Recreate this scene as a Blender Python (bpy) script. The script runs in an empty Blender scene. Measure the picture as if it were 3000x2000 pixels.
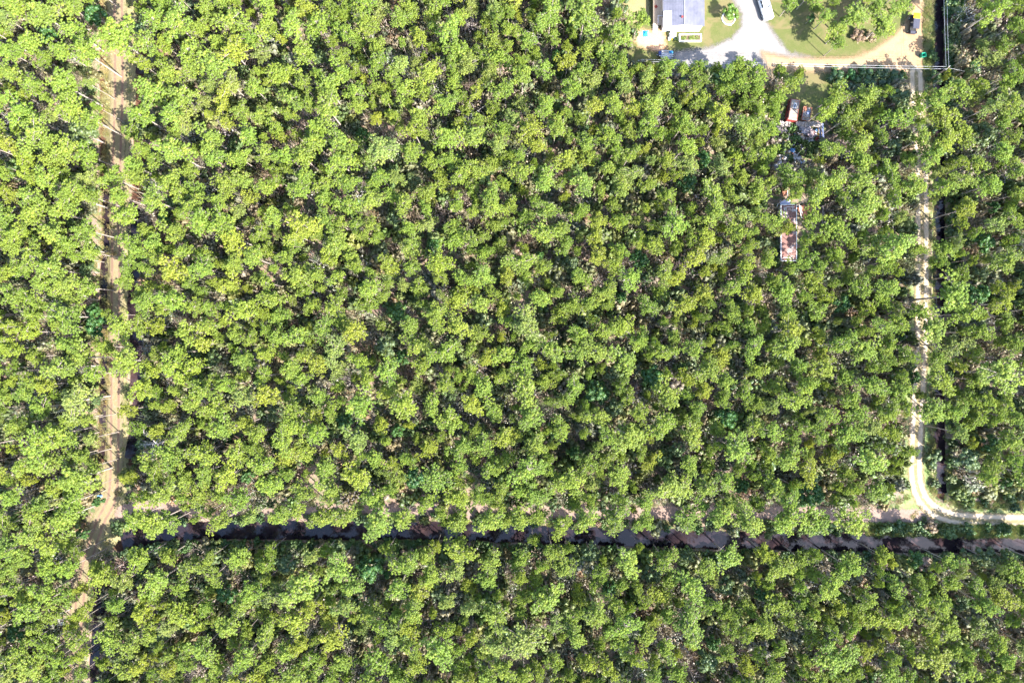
import bpy, math, random
import numpy as np
from mathutils import Vector, Matrix

# ------------------------------------------------------------------ camera, sky, sun, exposure
S = bpy.context.scene
H = 133.333                      # camera height in metres; 3000 photo pixels = 200 m on the ground
PXM = 200.0 / 3000.0
cam_d = bpy.data.cameras.new("camera"); cam = bpy.data.objects.new("camera", cam_d)
S.collection.objects.link(cam)
cam.location = (0, 0, H); cam.rotation_euler = (0, 0, 0)
cam_d.sensor_width = 36; cam_d.lens = 24.0; cam_d.clip_end = 6000; cam_d.clip_start = 1
S.camera = cam
SUN_EL = math.radians(43.0)
SH = Vector((-0.735, 0.678))     # the way shadows fall on the ground
ldir = Vector((SH.x * math.cos(SUN_EL), SH.y * math.cos(SUN_EL), -math.sin(SUN_EL)))
w = bpy.data.worlds.new("World"); S.world = w; w.use_nodes = True
nt = w.node_tree; bg = nt.nodes["Background"]
sky = nt.nodes.new("ShaderNodeTexSky"); sky.sky_type = 'NISHITA'; sky.sun_disc = False
sky.sun_elevation = SUN_EL
sky.sun_rotation = math.atan2(-SH.x, -SH.y)
sky.air_density = 1.0; sky.dust_density = 1.0; sky.ozone_density = 1.0
nt.links.new(sky.outputs[0], bg.inputs[0]); bg.inputs[1].default_value = 0.15
sd = bpy.data.lights.new("sun", 'SUN'); sd.energy = 4.3; sd.angle = math.radians(0.5); sd.color = (1.0, 0.955, 0.88)
sun = bpy.data.objects.new("sun", sd); S.collection.objects.link(sun)
sun.rotation_euler = ldir.to_track_quat('-Z', 'Y').to_euler(); sun.location = (60, -60, 80)
S.view_settings.view_transform = 'Standard'; S.view_settings.look = 'None'
S.view_settings.exposure = 2.42; S.view_settings.gamma = 1.0
S.cycles.max_bounces = 6; S.cycles.diffuse_bounces = 3; S.cycles.transmission_bounces = 3
S.cycles.transparent_max_bounces = 6; S.cycles.caustics_reflective = False; S.cycles.caustics_refractive = False

C = S.collection
rng = np.random.default_rng(7)
R0 = random.Random(11)
PI = math.pi

def W(px, py, z=0.0):            # a photo pixel (3000 x 2000) at height z -> a point of the place
    k = PXM * (H - z) / H
    return Vector(((px - 1500) * k, (1000 - py) * k, z))

# ------------------------------------------------------------------ tagging helpers
def tag(o, label=None, cat=None, group=None, kind=None):
    if label: o['label'] = label
    if cat: o['category'] = cat
    if group: o['group'] = group
    if kind: o['kind'] = kind
    return o
def empty(name, loc, rz=0.0, label=None, cat=None, group=None):
    o = bpy.data.objects.new(name, None); C.objects.link(o)
    o.location = loc; o.rotation_euler = (0, 0, rz); o.empty_display_size = 0.5
    return tag(o, label, cat, group)

class MB:
    """collects shapes and links them as ONE mesh object"""
    def __init__(s): s.v = []; s.f = []; s.m = []; s.cur = 0
    def add(s, vs, fs):
        b = len(s.v); s.v.extend([tuple(q) for q in vs]); s.f.extend([tuple(i + b for i in f) for f in fs])
        s.m.extend([s.cur] * len(fs)); return s
    def box(s, c, d, rz=0.0, rx=0.0, ry=0.0, taper=1.0):
        x, y, z = d[0] / 2, d[1] / 2, d[2] / 2
        M = Matrix.Rotation(rz, 3, 'Z') @ Matrix.Rotation(ry, 3, 'Y') @ Matrix.Rotation(rx, 3, 'X')
        vs = []
        for k, zz in ((1, -z), (taper, z)):
            for a, b in ((-x, -y), (x, -y), (x, y), (-x, y)):
                vs.append(Vector(c) + M @ Vector((a * k, b * k, zz)))
        return s.add(vs, [(3, 2, 1, 0), (4, 5, 6, 7), (0, 1, 5, 4), (1, 2, 6, 5), (2, 3, 7, 6), (3, 0, 4, 7)])
    def tube(s, pts, rad, n=6, cap=True):
        pts = [Vector(p) for p in pts]
        if not hasattr(rad, '__len__'): rad = [rad] * len(pts)
        vs = []; fs = []
        for i, p in enumerate(pts):
            t = (pts[min(i + 1, len(pts) - 1)] - pts[max(i - 1, 0)]).normalized()
            a = t.orthogonal().normalized() if abs(t.z) < .9 else Vector((1, 0, 0)).cross(t).normalized()
            if abs(t.z) < .9: a = Vector((0, 0, 1)).cross(t).normalized()
            b = t.cross(a)
            for k in range(n):
                an = 2 * PI * k / n
                vs.append(p + (a * math.cos(an) + b * math.sin(an)) * rad[i])
        for i in range(len(pts) - 1):
            for k in range(n):
                k2 = (k + 1) % n
                fs.append((i * n + k, i * n + k2, (i + 1) * n + k2, (i + 1) * n + k))
        if cap:
            fs.append(tuple(range(n))[::-1]); fs.append(tuple((len(pts) - 1) * n + k for k in range(n)))
        return s.add(vs, fs)
    def prism(s, poly, z0, z1):
        n = len(poly)
        vs = [(p[0], p[1], z0) for p in poly] + [(p[0], p[1], z1) for p in poly]
        return s.add(vs, [tuple(range(n))[::-1], tuple(range(n, 2 * n))] + [(i, (i + 1) % n, n + (i + 1) % n, n + i) for i in range(n)])
    def build(s, name, mats, parent=None, smooth=False):
        me = bpy.data.meshes.new(name); me.from_pydata(s.v, [], s.f); me.update()
        for m in (mats if isinstance(mats, (list, tuple)) else [mats]): me.materials.append(m)
        me.polygons.foreach_set('material_index', s.m)
        if smooth: me.polygons.foreach_set('use_smooth', [True] * len(s.f))
        o = bpy.data.objects.new(name, me); C.objects.link(o)
        if parent: o.parent = parent
        return o

# ------------------------------------------------------------------ materials
def newmat(name):
    m = bpy.data.materials.new(name); m.use_nodes = True
    t = m.node_tree; p = t.nodes["Principled BSDF"]; return m, t, p
def N(t, typ, **kw):
    n = t.nodes.new(typ)
    for k, v in kw.items():
        if k in n.inputs.keys() if isinstance(k, str) else False: n.inputs[k].default_value = v
        else: setattr(n, k, v)
    return n
def L(t, a, b): t.links.new(a, b)
def noise(t, scale, detail=4, rough=.55, vec=None, dist=0.0):
    n = t.nodes.new("ShaderNodeTexNoise"); n.inputs['Scale'].default_value = scale
    n.inputs['Detail'].default_value = detail; n.inputs['Roughness'].default_value = rough
    n.inputs['Distortion'].default_value = dist
    if vec: L(t, vec, n.inputs['Vector'])
    return n.outputs['Fac']
def ramp(t, fac, stops):
    n = t.nodes.new("ShaderNodeValToRGB"); L(t, fac, n.inputs[0]); e = n.color_ramp.elements
    while len(e) < len(stops): e.new(.5)
    for i, (p, c) in enumerate(stops): e[i].position = p; e[i].color = (*c, 1) if len(c) == 3 else c
    return n.outputs[0]
def mixc(t, f, a, b, mode='MIX'):
    n = t.nodes.new("ShaderNodeMix"); n.data_type = 'RGBA'; n.blend_type = mode
    for s_, v in ((n.inputs[0], f), (n.inputs[6], a), (n.inputs[7], b)):
        if isinstance(v, bpy.types.NodeSocket): L(t, v, s_)
        elif isinstance(v, (int, float)): s_.default_value = v
        else: s_.default_value = (*v, 1)
    return n.outputs[2]
def mth(t, op, a, b=None, c=None, clamp=False):
    n = t.nodes.new("ShaderNodeMath"); n.operation = op; n.use_clamp = clamp
    for s_, v in zip(n.inputs, (a, b, c)):
        if v is None: continue
        if isinstance(v, bpy.types.NodeSocket): L(t, v, s_)
        else: s_.default_value = v
    return n.outputs[0]
def smooth(t, v, lo, hi):
    n = t.nodes.new("ShaderNodeMapRange"); n.interpolation_type = 'SMOOTHSTEP'
    L(t, v, n.inputs[0]); n.inputs[1].default_value = lo; n.inputs[2].default_value = hi
    return n.outputs[0]
def pos(t):
    return t.nodes.new("ShaderNodeNewGeometry").outputs['Position']
def bump(t, p, h, strength=.5, dist=.1):
    b = t.nodes.new("ShaderNodeBump"); b.inputs['Strength'].default_value = strength; b.inputs['Distance'].default_value = dist
    L(t, h, b.inputs['Height']); L(t, b.outputs[0], p.inputs['Normal'])
def plain(name, col, rough=.7, metal=0.0, var=.25, scale=6.0):
    m, t, p = newmat(name)
    g = t.nodes.new("ShaderNodeTexCoord").outputs['Object']
    n = noise(t, scale, 5, .6, g)
    lo = tuple(c * (1 - var) for c in col); hi = tuple(min(1, c * (1 + var)) for c in col)
    L(t, ramp(t, n, [(.3, lo), (.7, hi)]), p.inputs['Base Color'])
    p.inputs['Roughness'].default_value = rough; p.inputs['Metallic'].default_value = metal
    return m
def leafmat(name, trans=.3, vary=.35, gloss=.06):
    """tint comes from the tree (property or instance attribute), variation from each tuft's own value"""
    m = bpy.data.materials.new(name); m.use_nodes = True; t = m.node_tree; t.nodes.clear()
    out = t.nodes.new("ShaderNodeOutputMaterial")
    a = t.nodes.new("ShaderNodeAttribute"); a.attribute_type = 'INSTANCER'; a.attribute_name = 'tint'
    b = t.nodes.new("ShaderNodeAttribute"); b.attribute_type = 'GEOMETRY'; b.attribute_name = 'tuft'
    k = mth(t, 'MULTIPLY_ADD', b.outputs['Fac'], vary * 2, 1 - vary)
    yel = mixc(t, mth(t, 'MULTIPLY', smooth(t, b.outputs['Fac'], .6, 1.0), .35), a.outputs['Color'], (.30, .30, .04))
    mul = t.nodes.new("ShaderNodeVectorMath"); mul.operation = 'SCALE'; L(t, yel, mul.inputs[0]); L(t, k, mul.inputs['Scale'])
    d = t.nodes.new("ShaderNodeBsdfDiffuse"); L(t, mul.outputs[0], d.inputs[0])
    tr = t.nodes.new("ShaderNodeBsdfTranslucent"); L(t, mul.outputs[0], tr.inputs[0])
    g = t.nodes.new("ShaderNodeBsdfGlossy"); g.inputs['Roughness'].default_value = .45; g.inputs[0].default_value = (.9, .95, .9, 1)
    m1 = t.nodes.new("ShaderNodeMixShader"); m1.inputs[0].default_value = trans; L(t, d.outputs[0], m1.inputs[1]); L(t, tr.outputs[0], m1.inputs[2])
    m2 = t.nodes.new("ShaderNodeMixShader"); m2.inputs[0].default_value = gloss; L(t, m1.outputs[0], m2.inputs[1]); L(t, g.outputs[0], m2.inputs[2])
    L(t, m2.outputs[0], out.inputs[0]); return m
M_NEEDLE = leafmat("pine_needles", .42, .22, .03)
M_LEAF = leafmat("broad_leaves", .34, .35, .03)
M_BARK = plain("pine_bark", (.30, .25, .215), .9, var=.4, scale=3)
M_DEAD = plain("bare_wood", (.42, .39, .36), .9, var=.3, scale=3)

# ------------------------------------------------------------------ lines of the ditches, canal and tracks (photo pixels at ground)
CANAL = [(352, 1588), (450, 1566), (600, 1556), (900, 1556), (1250, 1557), (1500, 1564), (1875, 1576), (2250, 1585), (2600, 1592), (3000, 1597), (3400, 1602)]
DITCH_WEST = [(300, -60), (300, 180), (299, 440), (304, 560), (306, 700), (300, 830), (300, 1000), (296, 1220), (294, 1345)]
DITCH_EAST = [(402, -120), (398, 60), (414, 190), (408, 420), (402, 600), (400, 670), (390, 880), (396, 1020), (398, 1110), (404, 1190), (390, 1290), (380, 1345)]
DITCH_SOUTH = [(287, 1700), (288, 1820), (280, 1920), (276, 2100)]
DITCH_RIGHT = [(2752, -150), (2752, 180), (2754, 420), (2756, 640), (2754, 920), (2756, 1250), (2758, 1380), (2762, 1446)]
DITCHES = [(CANAL, 1.75, 1.0), (DITCH_WEST, .75, .55), (DITCH_EAST, 1.25, .8), (DITCH_SOUTH, 1.2, .8), (DITCH_RIGHT, 1.0, .8)]
def wpl(pts): return np.array([[W(*p).x, W(*p).y] for p in pts])
def smoothline(P, step=1.0):
    out = []
    n = len(P)
    for i in range(n - 1):
        p0 = P[max(i - 1, 0)]; p1 = P[i]; p2 = P[i + 1]; p3 = P[min(i + 2, n - 1)]
        k = max(2, int(np.linalg.norm(p2 - p1) / step))
        for j in range(k):
            u = j / k
            out.append(.5 * ((2 * p1) + (-p0 + p2) * u + (2 * p0 - 5 * p1 + 4 * p2 - p3) * u * u + (-p0 + 3 * p1 - 3 * p2 + p3) * u ** 3))
    out.append(P[-1]); return np.array(out)
def dist_line(X, Y, P):
    """distance to a polyline and the signed side offset"""
    best = np.full(X.shape, 1e9); side = np.zeros(X.shape)
    for a, b in zip(P[:-1], P[1:]):
        d = b - a; l2 = d @ d + 1e-9
        u = np.clip(((X - a[0]) * d[0] + (Y - a[1]) * d[1]) / l2, 0, 1)
        qx = X - (a[0] + u * d[0]); qy = Y - (a[1] + u * d[1])
        q = np.hypot(qx, qy); s = (d[0] * qy - d[1] * qx) / math.sqrt(l2)
        m = q < best; best = np.where(m, q, best); side = np.where(m, np.sign(s) * q, side)
    return best, side
def dist_poly(X, Y, P):
    """signed distance, positive inside"""
    Pc = np.vstack([P, P[:1]]); d, _ = dist_line(X, Y, Pc)
    ins = np.zeros(X.shape, bool)
    for (x1, y1), (x2, y2) in zip(Pc[:-1], Pc[1:]):
        c = ((y1 > Y) != (y2 > Y)) & (X < (x2 - x1) * (Y - y1) / (y2 - y1 + 1e-12) + x1)
        ins ^= c
    return np.where(ins, d, -d)
DL = [(smoothline(wpl(l), 2.0), hw, dp) for l, hw, dp in DITCHES]
def sstep(e0, e1, x):
    t = np.clip((x - e0) / (e1 - e0), 0, 1); return t * t * (3 - 2 * t)
def wob(X, Y, k, a):   # a soft irregular offset, same everywhere it is used
    return a * (np.sin(X * k + 1.3 * np.sin(Y * k * .7)) + np.sin(Y * k * 1.3 + 2 + 1.1 * np.sin(X * k * .9))) * .5
def terrain(X, Y):
    z = np.zeros(X.shape)
    for P, hw, dp in DL:
        bb = (X > P[:, 0].min() - 5) & (X < P[:, 0].max() + 5) & (Y > P[:, 1].min() - 5) & (Y < P[:, 1].max() + 5)
        if not bb.any(): continue
        d = np.full(X.shape, 99.0); d[bb] = dist_line(X[bb], Y[bb], P)[0]
        d = d + wob(X, Y, .9, .25) * hw * .5
        z = np.minimum(z, -dp * (1 - sstep(hw * .55, hw + .75, d)))
    return z

def gridmesh(name, xs, ys, zf, keep=None, attrs=None, mat=None, smooth_=True):
    X, Y = np.meshgrid(xs, ys); nx = len(xs); ny = len(ys)
    Z = zf(X, Y)
    idx = np.arange(nx * ny).reshape(ny, nx)
    q = np.stack([idx[:-1, :-1], idx[:-1, 1:], idx[1:, 1:], idx[1:, :-1]], -1).reshape(-1, 4)
    if keep is not None:
        k = keep.ravel(); q = q[k[q].any(1)]
    used = np.unique(q); remap = np.full(nx * ny, -1); remap[used] = np.arange(len(used)); q = remap[q]
    co = np.stack([X.ravel()[used], Y.ravel()[used], Z.ravel()[used]], -1).astype(np.float32)
    me = bpy.data.meshes.new(name); me.vertices.add(len(co)); me.vertices.foreach_set('co', co.ravel())
    me.loops.add(q.size); me.loops.foreach_set('vertex_index', q.ravel().astype(np.int32))
    me.polygons.add(len(q)); me.polygons.foreach_set('loop_start', np.arange(0, q.size, 4, dtype=np.int32))
    me.update(calc_edges=True)
    if smooth_: me.polygons.foreach_set('use_smooth', np.ones(len(q), bool))
    for an, arr in (attrs or {}).items():
        a = me.attributes.new(an, 'FLOAT', 'POINT'); a.data.foreach_set('value', arr.ravel()[used].astype(np.float32))
    if mat: me.materials.append(mat)
    o = bpy.data.objects.new(name, me); C.objects.link(o); return o

# ------------------------------------------------------------------ the ground
m, t, p = newmat("forest_floor"); M_GROUND = m; g = pos(t)
n1 = noise(t, .09, 5, .6, g); n2 = noise(t, .9, 6, .65, g); n3 = noise(t, 6, 6, .7, g); n4 = noise(t, .22, 4, .6, g, 1.0)
lit = ramp(t, n3, [(.25, (.09, .06, .045)), (.5, (.21, .14, .105)), (.75, (.36, .27, .20))])
grn = ramp(t, n3, [(.25, (.025, .045, .012)), (.5, (.065, .10, .028)), (.78, (.15, .19, .06))])
c1 = mixc(t, smooth(t, n2, .42, .60), lit, grn)
c1 = mixc(t, mth(t, 'MULTIPLY', smooth(t, n4, .58, .70), .7), c1, ramp(t, n3, [(.3, (.16, .075, .05)), (.7, (.36, .22, .17))]))
dep = smooth(t, mth(t, 'MULTIPLY', t.nodes.new("ShaderNodeSeparateXYZ").outputs[2], 1.0), 0, 1)
sx = [n for n in t.nodes if n.bl_idname == "ShaderNodeSeparateXYZ"][0]; L(t, g, sx.inputs[0])
mud = ramp(t, n3, [(.3, (.03, .012, .006)), (.7, (.11, .045, .022))])
c1 = mixc(t, smooth(t, mth(t, 'MULTIPLY', sx.outputs[2], -1), .30, .5), c1, mud)
L(t, c1, p.inputs['Base Color']); p.inputs['Roughness'].default_value = .95
bump(t, p, n3, .8, .15)
near_x = np.arange(-118, 118.01, .5); near_y = np.arange(-86, 86.01, .5)
far = np.array([2, 6, 14, 30, 60, 120, 260, 600, 1500, 3000.])
gx = np.concatenate([(-118 - far)[::-1], near_x, 118 + far]); gy = np.concatenate([(-86 - far)[::-1], near_y, 86 + far])
tag(gridmesh("ground", gx, gy, terrain, mat=M_GROUND), kind='structure')

# sheets lying on the ground: a field of signed distance (edge) and side offset (lat), cut ragged by the material
SHEETS = []
def sheet(name, fn, box, z, mat, step=.35, margin=1.2):
    (x0, y0), (x1, y1) = W(box[0], box[3])[:2], W(box[2], box[1])[:2]
    xs = np.arange(x0, x1, step); ys = np.arange(y0, y1, step); X, Y = np.meshgrid(xs, ys)
    sdf, lat = fn(X, Y)
    keep = sdf > -margin
    o = gridmesh(name, xs, ys, lambda a, b: terrain(a, b) + z, keep, {'edge': sdf, 'lat': lat}, mat)
    return tag(o, kind='structure')
def cutout(t, p, amp=.9, scale=1.2, soft=.25, fine=9.0):
    g = pos(t)
    e = t.nodes.new("ShaderNodeAttribute"); e.attribute_name = 'edge'
    nn = mth(t, 'ADD', mth(t, 'MULTIPLY', noise(t, scale, 3, .6, g), amp * 1.2), mth(t, 'MULTIPLY', noise(t, fine, 4, .7, g), amp * .9))
    v = mth(t, 'ADD', e.outputs['Fac'], mth(t, 'SUBTRACT', nn, amp * 1.05))
    al = smooth(t, v, -soft, soft)
    tr = t.nodes.new("ShaderNodeBsdfTransparent"); mx = t.nodes.new("ShaderNodeMixShader")
    L(t, al, mx.inputs[0]); L(t, tr.outputs[0], mx.inputs[1]); L(t, p.outputs[0], mx.inputs[2])
    L(t, mx.outputs[0], t.nodes["Material Output"].inputs[0])
    return e.outputs['Fac'], v
def attr(t, n):
    a = t.nodes.new("ShaderNodeAttribute"); a.attribute_name = n; return a.outputs['Fac']
def sandmat(name, cols, ruts=0, rutcol=None, grass=None, amp=.7, worn=None, rw=.32, rs=.72, soft=.25):
    m, t, p = newmat(name); g = pos(t)
    nf = noise(t, 5, 7, .7, g); nm = noise(t, .6, 4, .6, g); nff = noise(t, 22, 4, .7, g)
    f = mth(t, 'ADD', mth(t, 'MULTIPLY', nf, .6), mth(t, 'MULTIPLY', nff, .4))
    c = ramp(t, f, [(.3, cols[0]), (.5, cols[1]), (.7, cols[2])])
    c = mixc(t, smooth(t, nm, .45, .62), c, mixc(t, .5, c, cols[3]))
    if ruts:
        l = mth(t, 'ABSOLUTE', attr(t, 'lat')); wig = mth(t, 'MULTIPLY', mth(t, 'SUBTRACT', nm, .5), .5)
        dr = mth(t, 'ABSOLUTE', mth(t, 'SUBTRACT', mth(t, 'ADD', l, wig), rs))
        rut = mth(t, 'SUBTRACT', 1.0, smooth(t, dr, rw * .4, rw))
        rut = mth(t, 'MULTIPLY', rut, smooth(t, noise(t, .8, 4, .7, g), .28, .5))
        if grass:
            cg = ramp(t, f, [(.3, grass[0]), (.55, grass[1]), (.75, grass[2])])
            amt = mth(t, 'SUBTRACT', 1.0, rut)
            amt = mth(t, 'MULTIPLY', amt, smooth(t, noise(t, 1.6, 6, .7, g), .36, .5))
            c = mixc(t, amt, c, cg)
        if rutcol: c = mixc(t, mth(t, 'MULTIPLY', rut, rutcol[1]), c, rutcol[0])
    if worn:
        c = mixc(t, mth(t, 'MULTIPLY', smooth(t, noise(t, .25, 4, .65, g, .8), .47, .60), .8), c, worn)
    L(t, c, p.inputs['Base Color']); p.inputs['Roughness'].default_value = .95
    bump(t, p, f, .6, .05)
    cutout(t, p, amp, soft=soft)
    return m
G_DRY = ((.14, .13, .05), (.26, .24, .10), (.38, .34, .16))
G_GRN = ((.05, .085, .02), (.12, .17, .04), (.24, .27, .07))
M_GRTRACK = sandmat("worn_grass_track", ((0.144, 0.092, 0.061), (0.223, 0.149, 0.101), (0.297, 0.216, 0.156), (0.159, 0.139, 0.070)), 1, ((0.117, 0.067, 0.045), .75), ((0.090, 0.077, 0.036), (0.180, 0.149, 0.076), (0.244, 0.200, 0.111)), .8)
M_SAND = sandmat("pale_sand_track", ((0.245, 0.168, 0.100), (0.343, 0.252, 0.163), (0.412, 0.326, 0.229), (0.284, 0.177, 0.100)), 1, ((0.421, 0.344, 0.250), .6), ((0.083, 0.079, 0.029), (0.177, 0.140, 0.066), (0.294, 0.224, 0.133)), .5, rw=.55, rs=.78)
M_SAND2 = sandmat("bright_sand", ((0.195, 0.122, 0.064), (0.269, 0.179, 0.101), (0.325, 0.235, 0.145), (0.228, 0.134, 0.064)), 0, None, None, .9, soft=.8)
M_PINK = sandmat("pinkish_soil_path", ((0.124, 0.079, 0.058), (0.198, 0.136, 0.107), (0.256, 0.194, 0.157), (0.149, 0.099, 0.070)), 0, None, None, 1.6)
M_GRAVEL = sandmat("white_gravel", ((0.121, 0.110, 0.105), (0.178, 0.163, 0.155), (0.244, 0.225, 0.212), (0.143, 0.127, 0.116)), 0, None, None, 1.3, soft=.7)
M_DIRT = sandmat("orange_dirt", ((0.336, 0.160, 0.080), (0.496, 0.272, 0.144), (0.608, 0.384, 0.224), (0.272, 0.176, 0.128)), 0, None, None, 1.0, soft=.6)
M_LAWN = sandmat("rough_lawn", ((0.035, 0.047, 0.009), (0.071, 0.082, 0.017), (0.116, 0.121, 0.031), (0.106, 0.097, 0.034)), 0, None, None, .9, worn=(0.128, 0.101, 0.043))
M_VERGE = sandmat("green_verge", ((.05, .08, .02), (.12, .17, .05), (.27, .27, .12), (.25, .18, .11)), 0, None, None, 1.5)
M_DRYLAWN = sandmat("dry_lawn", ((0.102, 0.093, 0.034), (0.177, 0.154, 0.066), (0.242, 0.205, 0.109), (0.205, 0.148, 0.084)), 0, None, None, .9)

def line_fn(pts, hw, hw2=None):
    P = smoothline(wpl(pts), 1.5)
    def f(X, Y):
        d, s = dist_line(X, Y, P); return hw - d, s
    return f
def poly_fn(pts):
    P = wpl(pts)
    def f(X, Y): return dist_poly(X, Y, P), np.zeros(X.shape)
    return f
LT = [(346, -60), (347, 80), (348, 200), (347, 300), (344, 400), (340, 520), (335, 640), (340, 740), (338, 860), (338, 1000), (337, 1120), (336, 1300), (334, 1400), (326, 1465), (298, 1520), (275, 1580), (255, 1650), (238, 1730), (230, 1800), (222, 1900), (215, 2080)]
RT = [(2684, 215), (2686, 280), (2692, 380), (2700, 500), (2702, 640), (2702, 760), (2702, 880), (2700, 1000), (2694, 1100), (2689, 1200), (2684, 1300), (2682, 1380), (2692, 1440), (2726, 1488), (2790, 1516), (2860, 1523), (2940, 1526), (3200, 1530)]
PATHN = [(352, 1500), (470, 1490), (600, 1512), (800, 1508), (1000, 1500), (1250, 1492), (1500, 1500), (1750, 1502), (2000, 1500), (2250, 1500), (2450, 1508), (2560, 1509), (2720, 1512)]
GRASS_L = poly_fn([(300, -60), (395, -60), (395, 240), (380, 420), (372, 700), (372, 1000), (370, 1350), (370, 1500), (372, 1560), (330, 1600), (270, 1680), (215, 1700), (250, 1560), (290, 1470), (305, 1300), (310, 900), (308, 500)])
F_LT = line_fn(LT, 1.6); F_RT = line_fn(RT, 1.55)
sheet("grass_verge", GRASS_L, (180, -80, 420, 1720), .006, M_DRYLAWN, .5)
sheet("dirt_track", F_LT, (180, -80, 420, 2100), .011, M_GRTRACK, .3)
P_CLEAR = [(1800, -150), (1800, 60), (1858, 80), (1850, 190), (1990, 185), (2250, 215), (2420, 232), (2420, 350), (2300, 360), (2290, 250), (2240, 220), (2700, 240), (2735, 220), (2735, -150)]
sheet("lawn", poly_fn([(1800, -150), (1800, 100), (1850, 190), (2000, 200), (2290, 215), (2300, 355), (2420, 352), (2440, 236), (2640, 240), (2735, 230), (2735, -150)]), (1780, -160, 2760, 370), .006, M_LAWN, .5)
sheet("dry_ground", poly_fn([(1800, -60), (1900, -60), (1905, 60), (1830, 70), (1800, 30)]), (1780, -80, 1920, 90), .011, M_DRYLAWN)
sheet("dirt_patch", poly_fn([(1862, 85), (1905, 92), (1938, 82), (1950, 110), (1950, 150), (1922, 152), (1870, 135), (1855, 110)]), (1840, 60, 1970, 170), .011, M_DIRT)
sheet("gravel_driveway", poly_fn([(2142, -60), (2146, 0), (2172, 38), (2172, 80), (2144, 112), (2080, 140), (1975, 152), (1965, 195), (2080, 205), (2210, 200), (2260, 205), (2400, 186), (2382, 170), (2310, 154), (2278, 112), (2246, 64), (2236, 0), (2236, -60)]), (1950, -80, 2420, 220), .012, M_GRAVEL)
sheet("sand_road", poly_fn([(2230, 150), (2300, 168), (2390, 172), (2500, 168), (2560, 145), (2625, 100), (2655, 60), (2674, 20), (2672, -60), (2712, -60), (2712, 20), (2705, 60), (2705, 150), (2704, 250), (2670, 262), (2655, 225), (2560, 212), (2400, 212), (2250, 205)]), (2200, -80, 2730, 290), .017, M_SAND2)
sheet("sand_track", F_RT, (2600, -80, 3220, 1600), .022, M_SAND, .3)
sheet("soil_path", line_fn(PATHN, 1.4), (330, 1450, 2760, 1560), .008, M_PINK, .4)
sheet("green_verge", poly_fn([(2640, 250), (2735, 230), (2738, 900), (2738, 1460), (2790, 1490), (3200, 1495), (3200, 1572), (2560, 1565), (2520, 1540), (2560, 1500), (2650, 1470), (2640, 1380), (2655, 1000), (2670, 640)]), (2500, 220, 3220, 1600), .006, M_VERGE, .5)
sheet("grass_clearing", poly_fn([(2775, 1470), (2775, 1400), (2850, 1410), (2930, 1420), (3060, 1440), (3060, 1500), (2800, 1500)]), (2750, 1380, 3080, 1520), .010, M_VERGE, .5)
sheet("bare_soil", poly_fn([(2815, 1448), (2850, 1440), (2890, 1458), (2920, 1455), (2945, 1475), (2900, 1488), (2850, 1478)]), (2800, 1420, 2960, 1500), .014, M_PINK)
for bx, by, br in ((1195, 690, 26), (1110, 905, 30), (1390, 925, 22), (985, 845, 24), (1000, 265, 22), (1060, 120, 24), (1220, 1040, 25), (1600, 770, 35), (1870, 730, 24), (2060, 380, 20), (540, 230, 28), (720, 370, 24), (1600, 1290, 26), (2120, 1360, 24), (1440, 1690, 24), (1690, 1670, 22), (2180, 1770, 22), (700, 1060, 20), (2480, 910, 16), (240, 1660, 22), (200, 1960, 30), (170, 1820, 16), (1335, 230, 20), (1720, 440, 16)):
    P = [(bx + br * (1 + .4 * R0.random()) * math.cos(a) * 1.2, by + br * (1 + .4 * R0.random()) * math.sin(a) * .8) for a in np.linspace(0, 2 * PI, 9)[:-1]]
    sheet("bare_soil", poly_fn(P), (bx - br * 2.2, by - br * 2.2, bx + br * 2.2, by + br * 2.2), .010, M_PINK, .4)

# water in the canal and ditches
m, t, p = newmat("tea_brown_water"); M_WATER = m; g = pos(t)
nn = noise(t, .12, 4, .6, g, .6); n2 = noise(t, .8, 4, .6, g)
L(t, ramp(t, mth(t, 'ADD', mth(t, 'MULTIPLY', nn, .75), mth(t, 'MULTIPLY', n2, .25)), [(.38, (.006, .005, .008)), (.54, (.020, .013, .015)), (.68, (.065, .038, .036))]), p.inputs['Base Color'])
p.inputs['Roughness'].default_value = .06; p.inputs['IOR'].default_value = 1.40
bump(t, p, noise(t, 3, 3, .5, g), .06, .05)
def water(pts, hw, lvl, name='canal_water'):
    P = smoothline(wpl(pts), 1.5); a = np.arange(len(P)); vs = []; fs = []
    for i, q in enumerate(P):
        d = P[min(i + 1, len(P) - 1)] - P[max(i - 1, 0)]; d = d / np.linalg.norm(d); n_ = np.array([-d[1], d[0]])
        for s_ in (-1, 1): vs.append((*(q + n_ * s_ * (hw + .7)), lvl))
    fs = [(2 * i, 2 * i + 2, 2 * i + 3, 2 * i + 1) for i in range(len(P) - 1)]
    b = MB(); b.add(vs, fs); tag(b.build(name, M_WATER), kind='structure')
water(CANAL, 1.75, -.48)
water([(414, 165), (412, 215)], 1.2, -.40, 'ditch_water')
water(DITCH_EAST[4:], 1.2, -.40, 'ditch_water')
water(DITCH_SOUTH, 1.1, -.42, 'ditch_water')
water(DITCH_RIGHT, .95, -.42, 'ditch_water')
water(DITCH_WEST[3:], .55, -.44, 'ditch_water')

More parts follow.
